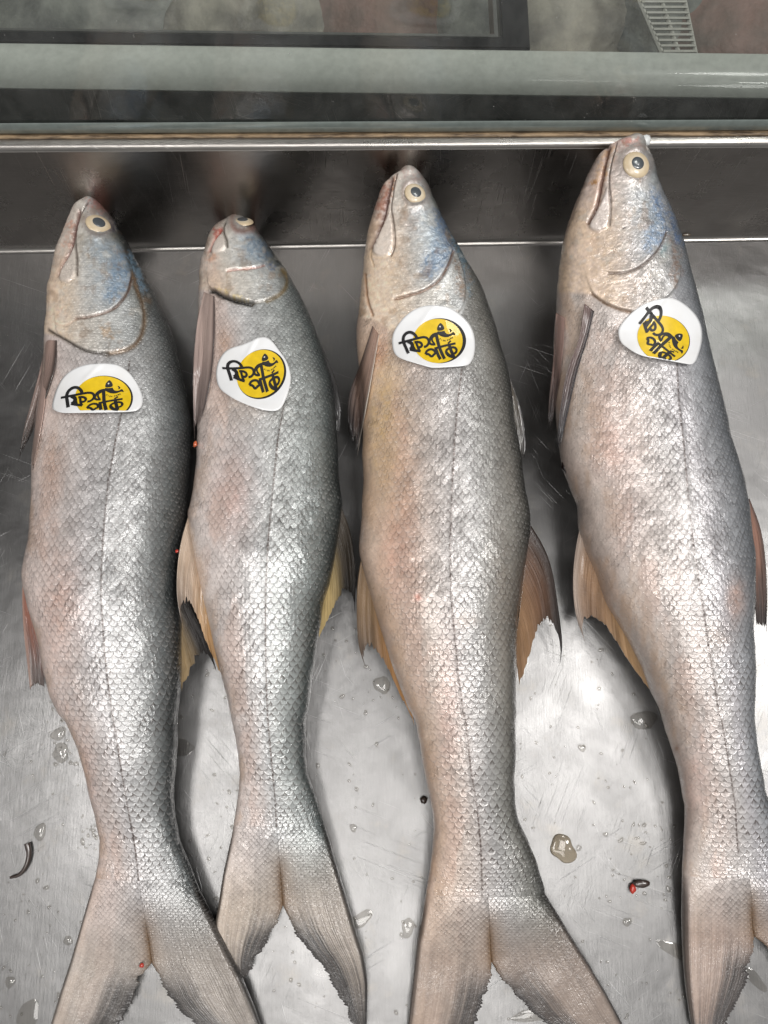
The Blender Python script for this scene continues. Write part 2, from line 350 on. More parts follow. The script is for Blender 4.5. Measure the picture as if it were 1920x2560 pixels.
g.put(nt_.nodes['Material Output'].inputs[0], mx2.outputs[0]); M_glass = g.m
pane = thing('glass_panel', 'smeared clear glass panel standing behind the tray rim', 'glass')
ga, gb = at(-700, 336, HW + .001), at(2620, 320, HW + .001)
strip('pane', [(Z(ga), Z(gb)), (Z(ga, .16, .01), Z(gb, .16, .01))], M_glass, pane, 2, False)
strip('bottom_edge', [(Z(ga, 0, -.0005), Z(gb, 0, -.0005)), (Z(ga, .001, -.001), Z(gb, .001, -.001)), (Z(ga, .0075, -.001), Z(gb, .0075, -.001)), (Z(ga, .0085, -.0005), Z(gb, .0085, -.0005))], M_edge, pane)
# ------------------------------------------------------------------ fish
def interp(pts):
    p = np.array(sorted(pts, key=lambda q: q[1]), float); return p
def edge_fn(pts, ys, sig=5):
    p = np.array(pts, float); x = np.interp(ys, p[:, 1], p[:, 0]); 
    # light smoothing in even-spaced y, leaving the ends alone
    g_ = np.arange(p[0, 1], p[-1, 1] + 1, 1.0); xx = np.interp(g_, p[:, 1], p[:, 0]); k = np.exp(-.5 * (np.arange(-3 * sig, 3 * sig + 1) / sig) ** 2); k /= k.sum()
    q = np.convolve(np.pad(xx, 3 * sig, mode='reflect', reflect_type='odd'), k, 'valid')
    wgt = ss(10, 40, g_ - g_[0]); q = q * wgt + xx * (1 - wgt)
    return np.interp(ys, g_, q)
STOPS_V = np.array([-1, -.85, -.6, -.3, 0, .25, .5, .72, .88, 1])
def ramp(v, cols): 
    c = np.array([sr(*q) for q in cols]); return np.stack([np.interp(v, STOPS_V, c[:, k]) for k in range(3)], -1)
def blend(col, m, c): m = np.clip(m, 0, 1)[..., None]; return col * (1 - m) + np.array(sr(*c)) * m
def paint_common(fs, px, py, v, top, col):
    """colour patterns the fish really carries, in the fish's own surface coordinates"""
    n1 = fbm(px / 60 + fs['seed'] * 3, py / 95, fs['seed']); n2 = fbm(px / 14 + 5, py / 18, fs['seed'] + 3); n3 = fbm(px / 5, py / 5, fs['seed'] + 5, 3)
    col = col * (1 + .30 * (n1[..., None] - .5) + .32 * (n2[..., None] - .5) + .25 * (n3[..., None] - .5))
    for (x, y, rx, ry, c, s) in fs.get('blots', []):
        r = ((px - x) / rx) ** 2 + ((py - y) / ry) ** 2; m = np.exp(-r * 1.3) * s * .68 * (.3 + 1.4 * n2) ; col = blend(col, m * top, c)
    bl = np.exp(-((v + .55) / .28) ** 2) * top * ss(.42, .66, fbm(px / 45 + 3, py / 120, fs['seed'] + 7, 4)); col = blend(col, bl * .4 * fs.get('_bd', 1), (198, 166, 150))
    bl = np.exp(-((v + .9) / .22) ** 2) * top * ss(.4, .7, fbm(px / 30 + 9, py / 80, fs['seed'] + 8, 4)); col = blend(col, bl * .5 * fs.get('_bd', 1), (180, 150, 124))
    for (poly, c, soft, s) in fs.get('areas', []):
        d = sdf(px + 14 * (n2 - .5), py + 14 * (n2 - .5), poly); col = blend(col, ss(-soft * 1.8, soft * 1.6, d + 22 * (n3 - .5)) * s * np.clip(-.15 + 1.9 * n3, .2, 1) * top, c)
    return col
def build_body(fs, root):
    tipy = fs['tip'][1]; yend = fs['tail_y']
    u = np.linspace(0, 1, 40) ** 2 * 60
    ys = np.concatenate([tipy + u, np.arange(tipy + 62.5, yend, 2.6), [yend]])
    L = edge_fn([fs['tip']] + fs['L'], ys); R = edge_fn([fs['tip']] + fs['R'], ys)
    d = ys - tipy; bz = np.interp(ys, *zip(*fs['b'])); zc = np.interp(ys, *zip(*fs['z']))
    k = np.exp(-.5 * (np.arange(-20, 21) / 9.0) ** 2); k /= k.sum()
    sm = lambda a: np.convolve(np.pad(a, 20, mode='edge'), k, 'valid')
    bz = sm(bz) * np.sqrt(np.clip(d / fs.get('blunt', 55), .0, 1) * (2 - np.clip(d / fs.get('blunt', 55), 0, 1))).clip(.02, 1); zc = sm(zc)
    th = np.concatenate([np.linspace(0, np.pi, 221)[:-1], np.linspace(np.pi, 2 * np.pi, 61)[:-1]]); nc = len(th)
    ct, st = np.cos(th), np.sin(th); stt = np.sign(st) * np.abs(st) ** .93
    Lk, Rk, yk = L.copy(), R.copy(), ys.copy()
    for it in range(5):                                    # settle the body so that its outline has the traced width
        PL, PR = at(Lk, yk, zc), at(Rk, yk, zc); C = (PL + PR) / 2; A = (PR - PL) / 2
        P = C[:, None, :] + A[:, None, :] * ct[None, :, None]; P = P.copy(); P[..., 2] += bz[:, None] * stt[None, :]
        qx, qy = proj(P)
        wk = ss(yend, yend - 90, ys); Lk = Lk + (L - qx.min(1)) * wk; Rk = Rk + (R - qx.max(1)) * wk; m_ = Lk > Rk - .5; c_ = (Lk + Rk) / 2; Lk[m_] = c_[m_] - .25; Rk[m_] = c_[m_] + .25
        yk = yk + (tipy - qy.min()) * np.exp(-(d / 130) ** 2)
    du = np.gradient(P, axis=0); dv = (np.roll(P, -1, 1) - np.roll(P, 1, 1)); n = np.cross(dv, du); n /= np.linalg.norm(n, axis=-1, keepdims=True) + 1e-12
    if n[len(ys) // 2, 110, 2] < 0: n = -n
    px, py = proj(P); top = (st[None, :] > -.35) * np.ones_like(px); v = ct[None, :] * np.ones_like(px)
    f = fs['feat']; hd = 0 * px; hmax = fs['head_y']
    head = ss(hmax + 40, hmax - 40, py + 0 * px)
    # ---- base colour and patterns
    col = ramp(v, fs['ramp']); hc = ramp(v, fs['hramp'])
    hm = fs['_hm'] = ss(6, -6, -sdf(px, py, fs['headpoly']))
    col = col * (1 - hm[..., None]) + hc * hm[..., None]
    # darkening of pigment towards tail
    col = paint_common(fs, px, py, v, top, col)
    disp = np.zeros_like(px)
    n2 = fbm(px / 7, py / 7, 4, 3)
    def groove(pts, wd, dep, c, s=.9, taper=False):
        nonlocal col, disp
        dd, fr = dist_poly(px, py, chaikin(pts, 2)); ww = wd * (1 - .7 * fr if taper else 1) * (.7 + .6 * n2)
        m = np.exp(-(dd / ww) ** 2) * top; disp -= dep * .7 * m; col = blend(col, np.exp(-(dd / (ww * 1.2)) ** 2) * top * s, c)
    def plate(poly, h, soft):
        nonlocal disp
        disp += h * ss(-soft * .3, soft, sdf(px, py, chaikin(poly, 2, True))) * top
    def flap(poly, line, h, fall):                          # raised along its free rear edge only
        nonlocal disp
        dl, _ = dist_poly(px, py, line); disp += h * np.exp(-dl / fall) * ss(-2.5, 2.5, sdf(px, py, chaikin(poly, 2, True))) * top
    flap(f['preop'], f['grooves'][2][0], .0010, 30); flap(f['opercle'], f['oline'], .0012, 26); plate(f['maxilla'], .0011, 6)
    dp_ = sdf(px, py, chaikin(f['preop'], 2, True)); col = blend(col, ss(-6, 22, dp_) * ss(-.45, .45, v) * hm * top * (.25 + .6 * fbm(px / 12, py / 8, 3, 4)), (152, 168, 182))
    col = blend(col, hm * top * ss(-.05, -.5, v) * ss(tipy + 90, tipy + 230, py) * .6 * (.4 + 1.1 * n2), (214, 190, 162))
    # blood, slime and silver mottling of the head
    mot = fbm(px / 9, py / 6, fs['seed'] + 9, 4); col = col * (1 + hm[..., None] * .55 * (mot[..., None] - .5))
    col = blend(col, hm * ss(.58, .75, fbm(px / 22, py / 16, fs['seed'] + 1, 4)) * .4 * top, (196, 192, 184))
    col = blend(col, hm * ss(.60, .78, fbm(px / 26, py / 30, fs['seed'] + 4, 4)) * .4 * top, (140, 112, 84))
    disp += hm * top * (.0004 * (fbm(px / 10, py / 4, 2, 3) - .5) + .0010 * (fbm(px / 34, py / 34, 3, 2) - .5)) * ss(tipy, tipy + 90, py)
    col = blend(col, ss(-2, 7, sdf(px, py, chaikin(f['maxilla'], 2, True))) * .75 * top, f.get('maxcol', (205, 196, 188)))
    for gi, gg in enumerate(f['grooves']): groove(gg[0], gg[1] * (1.55 if gi == 1 else 1.12), gg[2], gg[3], gg[4])
    # eye socket
    ex, ey, er = f['eye']; re = np.hypot(px - ex, py - ey)
    disp += top * (.0008 * np.exp(-((re - er * 1.25) / (er * .35)) ** 2))
    col = blend(col, np.exp(-((re - er * 1.12) / (er * .28)) ** 2) * .6 * top, f.get('sockcol', (120, 108, 104)))
    # lateral line
    ld, lf = dist_poly(px, py, fs['lat']); alng = py / 12.5
    dash = ss(.15, .4, np.abs((alng % 1.0) - .5) * 2)
    col = blend(col, np.exp(-(ld / 2.1) ** 2) * (.45 + .6 * dash) * (.55 + .7 * fbm(py / 40, px * 0, 2)) * top * (1 - hm), fs.get('latcol', (70, 50, 40)))
    disp += .0003 * (1 - np.clip(ld / 9, 0, 1)) * top * (1 - hm) * (ss(hmax, hmax + 60, py))
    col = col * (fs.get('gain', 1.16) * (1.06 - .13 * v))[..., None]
    P2 = P + n * disp[..., None]
    # low-frequency dents of soft flesh
    P2 = P2 + n * ((fbm(px / 90, py / 120, fs['seed'] + 2, 3) - .5) * .0022 * (ss(0, 60, d) * ss(yend, yend - 110, ys))[:, None])[..., None]
    P2[..., 2] = np.maximum(P2[..., 2], .0006)
    P2[0] = P2[1].mean(0) * .5 + P2[0].mean(0) * .5           # close the snout
    # scale coordinates, counted from the lateral line
    kn = [tipy, hmax, hmax + 300, fs['ped'] - 200, fs['ped'], yend]; size = np.interp(ys, kn, [8, 12, 16, 22, 23, 14]) / F * .42; sizeU = np.interp(ys, kn, [6, 8.5, 11.2, 13.4, 13.5, 8]) / F * .42
    seg = np.linalg.norm(np.gradient(C, axis=0), axis=1); U = np.cumsum(seg / sizeU)
    arc = np.concatenate([[0], np.cumsum(np.linalg.norm(np.diff(np.stack([np.cos(th), np.sin(th) * .72], 1), axis=0), axis=1))])
    lx = np.interp(ys, *zip(*[(b_, a_) for a_, b_ in fs['lat']])); cx = (L + R) / 2; hw_ = np.maximum((R - L) / 2, 1)
    tl = np.arccos(np.clip((lx - cx) / hw_ * .92, -.95, .95)); al = np.interp(tl, th[:221], arc[:221])
    Aw = np.linalg.norm(A, axis=1); Vc = (arc[None, :] - al[:, None]) * (Aw / size)[:, None]
    scl = (1 - hm) * np.clip(fs['sclamp'], 0, 1) * ss(-1.02, -.72, v + .25 * (n2 - .5)) + hm * .5 * ss(tipy + 110, tipy + 220, py) * ss(-.75, -.2, v)
    scl = scl * np.clip(-.1 + 2.0 * fbm(px / 60, py / 80, fs['seed'] + 6, 4), .3, 1.15)
    dk = (1 - hm) * np.interp(py, [hmax, hmax + 400, fs['ped'] - 500, fs['ped'] - 200, yend], [.35, .6, .75, 1.0, .9]) * ss(-.95, -.35, v) * (.5 + .9 * fbm(px / 80, py / 90, 9, 3))
    shn = np.clip(1.05 - .4 * np.abs(v - .1), .2, 1) * ss(-.95, -.35, v) * (1 + .15 * hm * ss(-.5, .2, v))
    V = P2.reshape(-1, 3); Fc = grid_faces(len(ys), nc, True)
    me = mesh_np('body', V, Fc)
    # tip cap
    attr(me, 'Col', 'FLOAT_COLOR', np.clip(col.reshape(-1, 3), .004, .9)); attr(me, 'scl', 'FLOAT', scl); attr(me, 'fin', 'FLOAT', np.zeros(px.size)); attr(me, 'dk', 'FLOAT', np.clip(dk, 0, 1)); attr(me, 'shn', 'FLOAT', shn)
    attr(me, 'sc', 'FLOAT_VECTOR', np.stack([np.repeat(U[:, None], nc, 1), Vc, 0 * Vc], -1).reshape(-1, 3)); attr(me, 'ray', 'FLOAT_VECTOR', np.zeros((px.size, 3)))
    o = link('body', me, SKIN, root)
    fs['_end'] = dict(L=L[-1], R=R[-1], b=bz[-1], z=zc[-1], U=U[-1], size=size[-1], sizeU=sizeU[-1])
    Fl = Fc[:: 1]; fs['_bvh'] = BVHTree.FromPolygons([tuple(p) for p in P.reshape(-1, 3)], [tuple(map(int, q)) for q in Fl])
    return o
def build_tail(fs, root):
    """caudal fin: grows out of the peduncle as one sheet and forks at the notch"""
    y0 = fs['tail_y']; ny = fs['notch'][1]; fs['_bd'] = .25; E = fs['_end']; V = []; Fs = []; COL = []; SCL = []; FINA = []; DK = []; SH = []; SC = []; RAY = []; off = 0
    for side in (0, 1):
        outer = fs['tailL'] if side == 0 else fs['tailR']; inner = fs['inL'] if side == 0 else fs['inR']
        y1 = min(outer[-1][1], 1e9); ys = np.concatenate([np.arange(y0, y1, 2.4), [y1]])
        O = edge_fn([((E['L'] if side == 0 else E['R']), y0)] + [p for p in outer if p[1] > y0 + 5], ys, 6)
        mid = (E['L'] * .5 + E['R'] * .5, y0); I = np.interp(ys, [y0, ny] + [p[1] for p in inner if p[1] > ny + 1], [mid[0], fs['notch'][0]] + [p[0] for p in inner if p[1] > ny + 1])
        # ragged trailing edge
        rag = (vn(ys / 14, ys * 0 + side * 7 + fs['seed'], 3) - .5) * 9 + ((ys / 7.5 + 2 * vn(ys / 20, ys * 0, 2)) % 1.0 - .5) * 9 * (vn(ys / 11, ys * 0, 6) + .2)
        tear = np.clip(vn(ys / 26, ys * 0 + side * 3 + fs['seed'] * 2, 8) - .62, 0, 1) * 35
        RG = (rag + (-tear if side == 0 else tear)) * ss(ny, ny + 40, ys)
        if side == 0: I = np.maximum(I, O + 2)
        else: I = np.minimum(I, O - 2)
        kk = ss(y0, ny, ys); nt_c = 90; t = np.linspace(0, 1, nt_c)            # 0 outer edge, 1 inner edge
        vb = (1 - t) * (-1 if side == 0 else 1)                                 # position across the whole peduncle
        hb = np.sqrt(np.clip(1 - vb ** 2, 0, 1)) ** .93
        lobe = np.clip(1 - t ** 3, 0, 1) ** .5 * np.clip(t * 14, 0, 1) ** .5 * (.45 + .55 * np.exp(-t * 3)) + .04
        bb = E['b'] * (1 - kk) + 0; lt = np.interp(ys, [y0, ny, y1], [.008, .0050, .0018]); 
        hh = hb[None, :] * bb[:, None] + lobe[None, :] * (lt * kk)[:, None]
        hh[:, -1] *= 1 - ss(ny - 30, ny, ys)
        zc = E['z'] + (fs['tz'] - E['z']) * ss(y0, ny + 30, ys) + (fs['tz2'] - fs['tz']) * ss(ny, y1, ys)
        X = O[:, None] * (1 - t) + I[:, None] * t; X = X + RG[:, None] * ss(.80, 1, t)[None, :] * np.clip(np.abs(I - O)[:, None] / 60, 0, 1)
        zcg = zc[:, None] + 0 * X
        droop = ((1 - np.abs(t * 2 - 1)) * .0)[None, :]
        wav = .0022 * (fbm(X / 60, ys[:, None] / 130, fs['seed'] + 1, 2) - .5) * kk[:, None]
        Pt = at(X, ys[:, None] + 0 * X, zcg + wav); Pb = Pt.copy(); Pt = Pt.copy(); Pt[..., 2] += hh; Pb[..., 2] = np.maximum(Pb[..., 2] - hh * .8 - .0003, .0008)
        Pg = np.concatenate([Pt, Pb[:, ::-1]], 1); nc = 2 * nt_c
        px, py = X, ys[:, None] + 0 * X; px = np.concatenate([px, px[:, ::-1]], 1); py = np.concatenate([py, py[:, ::-1]], 1)
        tt = np.concatenate([t, t[::-1]])[None, :] + 0 * px; v = (1 - tt) * (-1 if side == 0 else 1)
        k2 = kk[:, None]
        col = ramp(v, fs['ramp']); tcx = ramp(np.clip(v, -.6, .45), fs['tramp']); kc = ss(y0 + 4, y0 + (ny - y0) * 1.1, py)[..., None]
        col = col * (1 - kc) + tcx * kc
        col = paint_common(fs, px, py, v, np.ones_like(px), col)
        streak = .6 * vn(tt * 30, py / 700, 6) + .4 * vn(tt * 70, py / 500, 2)
        col = col * (1 + (streak[..., None] - .5) * .26 * kc) * (fs.get('gain', 1.16) * (1.06 - .13 * v) * (1 - .10 * ss(y0, ny, py)))[..., None]
        wpx = np.abs(I - O)[:, None]; din = (1 - tt) * wpx; dou = tt * wpx
        dirty = ss(ny - 20, ny + 90, py)
        col = blend(col, ss(130, 10, din + 70 * (streak - .5)) ** 1.2 * dirty * .95, (44, 41, 41))
        col = blend(col, ss(14, 1, dou + 4 * (streak - .5)) * ss(y0 - 20, y0 + 60, py) * (.95 if side else .75), (38, 36, 35))
        groovem = np.exp(-(din / 9) ** 2) * ss(ny - 150, ny - 60, py) * ss(ny + 40, ny, py); col = blend(col, groovem * .85, (92, 68, 42))
        warm = np.exp(-(din / 34) ** 2) * ss(ny - 190, ny - 90, py) * ss(ny + 50, ny - 20, py); col = blend(col, warm * .45, (140, 108, 74))
        seg = 2.4 / F * .44; U = E['U'] + (ys - y0) / 2.4 * seg / np.interp(ys, [y0, ny], [E['sizeU'], E['sizeU'] * .9]); Vc = v * (np.abs(O - I)[:, None] / F * .44) / E['size']
        sclm = ss(y0 + (ny - y0) * 1.7, y0 + (ny - y0) * .1, py + 60 * (streak - .5)) * .95
        V.append(Pg.reshape(-1, 3)); Fs.append(grid_faces(len(ys), nc, True, off)); off += Pg.shape[0] * nc
        COL.append(col.reshape(-1, 3)); SCL.append((sclm * ss(-1, -.72, v) * np.clip(-.1 + 2.0 * fbm(px / 60, py / 80, fs['seed'] + 6, 4), .3, 1.15)).ravel()); FINA.append((kc[..., 0] * .8).ravel()); DK.append((sclm * .8 * ss(-.95, -.35, v) * (.5 + .9 * fbm(px / 80, py / 90, 9, 3))).ravel()); SH.append((np.clip(1.05 - .4 * np.abs(v - .1), .2, 1) * ss(-.95, -.35, v) * (1 - .8 * kc[..., 0])).ravel())
        SC.append(np.stack([np.repeat(U[:, None], nc, 1), Vc, 0 * Vc], -1).reshape(-1, 3)); RAY.append(np.stack([tt * 46, py / 700, 0 * py + side * 5], -1).reshape(-1, 3))
    me = mesh_np('tail_fin', np.vstack(V), np.vstack(Fs))
    attr(me, 'Col', 'FLOAT_COLOR', np.clip(np.vstack(COL), .004, .9)); attr(me, 'scl', 'FLOAT', np.concatenate(SCL)); attr(me, 'fin', 'FLOAT', np.concatenate(FINA)); attr(me, 'dk', 'FLOAT', np.concatenate(DK)); attr(me, 'shn', 'FLOAT', np.concatenate(SH))
    attr(me, 'sc', 'FLOAT_VECTOR', np.vstack(SC)); attr(me, 'ray', 'FLOAT_VECTOR', np.vstack(RAY))
    return link('tail_fin', me, SKIN, root)
def build_fin(name, root, eA, eB, z0, z1, cols, edge=None, nr=60, nc=26, rag=.05, rays=12, zm=None, wob=.001, seed=0, over=None, conc=0., zb=None, colb=None):
    """a fin: rays run from root to tip between edge A and edge B; cols = root / tip colours"""
    def res(e):
        p = chaikin(e, 2); s = np.r_[0, np.cumsum(np.hypot(*np.diff(p, axis=0).T))]; u = np.linspace(0, 1, nr) * s[-1]; return np.stack([np.interp(u, s, p[:, 0]), np.interp(u, s, p[:, 1])], 1)
    a, b = res(eA), res(eB); t = np.linspace(0, 1, nc); u = np.linspace(0, 1, nr)
    cut = 1 - rag * (vn(t * rays * 2.2 + seed, t * 0 + seed, 2) + .7 * vn(t * rays * 6 + seed, t * 0, 4)); cut[0] = cut[-1] = 1; cut = cut - conc * np.sin(math.pi * t ** .8)
    uu = u[:, None] * cut[None, :]
    ax = np.stack([np.interp(uu, u, a[:, k]) for k in (0, 1)], -1); bx = np.stack([np.interp(uu, u, b[:, k]) for k in (0, 1)], -1)
    p = ax * (1 - t)[None, :, None] + bx * t[None, :, None]
    z = z0 + (z1 - z0) * uu if zm is None else np.interp(uu, [0, .5, 1], [z0, zm, z1])
    if zb is not None: z = z * (1 - t) + (zb[0] + (zb[1] - zb[0]) * uu) * t
    z = z + wob * (vn(t[None, :] * rays * 1.2 + 0 * uu, uu * 2 + seed, 1) - .5) * np.minimum(1, uu * 4)
    if over is not None:                                   # lie on the fish's own flank where the fin crosses it
        for i_ in range(nr):
            for j_ in range(nc):
                h_, _n = hit(over, p[i_, j_, 0], p[i_, j_, 1])
                if h_ is not None: z[i_, j_] = max(z[i_, j_], h_[2] + .0002 + .0020 * min(1, uu[i_, j_] * 10))
        k_ = np.exp(-.5 * (np.arange(-6, 7) / 3.0) ** 2); k_ /= k_.sum(); z = np.apply_along_axis(lambda q: np.convolve(np.pad(q, 6, mode='edge'), k_, 'valid'), 0, z)
    Pt = at(p[..., 0], p[..., 1], z); th = np.interp(uu, [0, 1], [.0011, .00035]) * (.6 + .8 * vn(t[None, :] * rays * 3 + 0 * uu, uu * 1.5, 7)); Pb = Pt.copy(); Pb[..., 2] -= th + .0002
    Pg = np.concatenate([Pt, Pb[:, ::-1]], 1); n = 2 * nc; ug = np.concatenate([uu, uu[:, ::-1]], 1); tg = np.concatenate([t, t[::-1]])[None, :] + 0 * ug
    c0, c1 = np.array(sr(*cols[0])), np.array(sr(*cols[1])); k = ss(.15, .95, ug + .25 * (vn(tg * 8, ug * 5, seed) - .5))[..., None]; col = c0 * (1 - k) + c1 * k
    if colb is not None: kb = ss(.25, .8, tg)[..., None]; col = col * (1 - kb) + np.array(sr(*colb)) * kb
    col *= 1 + .5 * (fbm(tg * 14, ug * 5 + seed, 5, 3)[..., None] - .5)
    if edge is not None:
        for side, c, wd, s in edge: m = np.exp(-((tg if side == 0 else 1 - tg) / wd) ** 2) * s; col = blend(col, m, c)
    caps = np.array([[j, j + 1, n - 2 - j, n - 1 - j] for j in range(nc - 1)]); last = (nr - 1) * n
    Fc = np.vstack([grid_faces(nr, n, True), caps[:, ::-1], caps + last])
    me = mesh_np(name, Pg.reshape(-1, 3), Fc); attr(me, 'Col', 'FLOAT_COLOR', np.clip(col.reshape(-1, 3), .004, .9)); attr(me, 'ray', 'FLOAT_VECTOR', np.stack([tg * rays * 2.2, ug * 1.3, 0 * ug + seed], -1).reshape(-1, 3))
    return link(name, me, FIN, root)
def hit(fs, px, py):
    d = ray(px, py); r = fs['_bvh'].ray_cast(Vector(CAM), Vector(d).normalized())
    return r[0], r[1]
M_iris = N('iris'); 
_o = M_iris.n('ShaderNodeTexCoord').outputs['Object']; _s = M_iris.n('ShaderNodeVectorMath', operation='LENGTH'); M_iris.put(_s.inputs[0], _o)
_r = M_iris.rng(_s.outputs['Value'], .0028, .0058); _n = M_iris.noise(_o, 300, 3)
M_iris.set(Base_Color=M_iris.mix(_r, c4(sr(222, 205, 170)), c4(sr(186, 150, 104))), Roughness=.4, Coat_Weight=.5, Coat_Roughness=.14)
M_iris.set(Base_Color=M_iris.mix(M_iris.rng(_n, .4, .7, 0, .3), M_iris.mix(_r, c4(sr(212, 202, 182)), c4(sr(196, 178, 148))), c4(sr(164, 146, 122)))); M_iris = M_iris.m
M_pup = simple('clouded_pupil', sr(70, 76, 81), .3, 0, .8, Coat_Roughness=.08)
def build_eye(fs, root):
    ex, ey, er = fs['feat']['eye']; pr = fs['feat'].get('pup', .5); h, n = hit(fs, ex, ey)
    if h is None: h, n = hit(fs, ex, ey + 12)
    # average normal
    ns = Vector((0, 0, 0))
    for k in range(8):
        q = hit(fs, ex + er * .7 * math.cos(k * .785), ey + er * .7 * math.sin(k * .785))
        if q[0] is not None: ns += q[1] if q[1].z > 0 else -q[1]
    n = ns.normalized() if ns.length else n
    if 'eyen' in fs['feat']: n = Vector(fs['feat']['eyen']).normalized()
    R = er / F * (Vector(CAM) - h).length * .98
    def cap(r, hgt, off, mat, name, par, segs=40):
        bm = bmesh.new(); rings = []
        for i in range(9):
            a = i / 8 * math.pi / 2; rings.append([bm.verts.new((r * math.sin(a) * math.cos(2 * math.pi * k / segs), r * math.sin(a) * math.sin(2 * math.pi * k / segs), off + hgt * math.cos(a))) for k in range(segs)] if i else [bm.verts.new((0, 0, off + hgt))])
        for k in range(segs): bm.faces.new((rings[0][0], rings[1][k], rings[1][(k + 1) % segs]))
        for i in range(1, 8):
            for k in range(segs): bm.faces.new((rings[i][k], rings[i + 1][k], rings[i + 1][(k + 1) % segs], rings[i][(k + 1) % segs]))
        return bm_obj(name, bm, mat, par, True)
    e = cap(R, R * .30, -.0004, M_iris, 'eye', root); e.location = h; e.rotation_euler = n.to_track_quat('Z', 'Y').to_euler()
    cap(R * pr, R * .08, R * .30 - .0004 - R * .30 * (1 - math.sqrt(1 - pr * pr)) + .0001, M_pup, 'pupil', e)
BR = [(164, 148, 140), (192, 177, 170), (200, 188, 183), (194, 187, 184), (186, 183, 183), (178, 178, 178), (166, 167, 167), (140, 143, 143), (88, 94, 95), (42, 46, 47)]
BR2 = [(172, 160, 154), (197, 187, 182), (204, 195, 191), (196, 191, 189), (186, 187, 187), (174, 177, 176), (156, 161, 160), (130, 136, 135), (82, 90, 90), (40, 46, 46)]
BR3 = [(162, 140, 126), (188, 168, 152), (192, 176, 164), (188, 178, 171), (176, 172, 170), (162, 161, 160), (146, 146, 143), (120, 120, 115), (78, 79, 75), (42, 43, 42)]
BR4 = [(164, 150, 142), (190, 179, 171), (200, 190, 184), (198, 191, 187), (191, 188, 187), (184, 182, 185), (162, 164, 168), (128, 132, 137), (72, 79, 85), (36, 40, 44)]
HR = [(170, 156, 148), (212, 198, 188), (214, 202, 192), (204, 197, 188), (197, 193, 186), (188, 189, 187), (166, 169, 169), (112, 115, 112), (64, 67, 66), (38, 40, 40)]
TR = [(112, 102, 95), (136, 126, 118), (158, 149, 141), (164, 156, 149), (164, 157, 150), (160, 152, 145), (152, 144, 136), (140, 132, 126), (104, 97, 92), (74, 70, 67)]
z1 = crop(100, 460, 5.028); z2 = crop(460, 520, 5.53); z3 = crop(880, 400, 5.184); z4 = crop(1370, 320, 4.366)
DKR, OLV, RUST, BLK = (62, 42, 34), (112, 88, 60), (140, 82, 62), (12, 10, 9)
def pt(c, x, y): return c([(x, y)])[0]
fishes = []

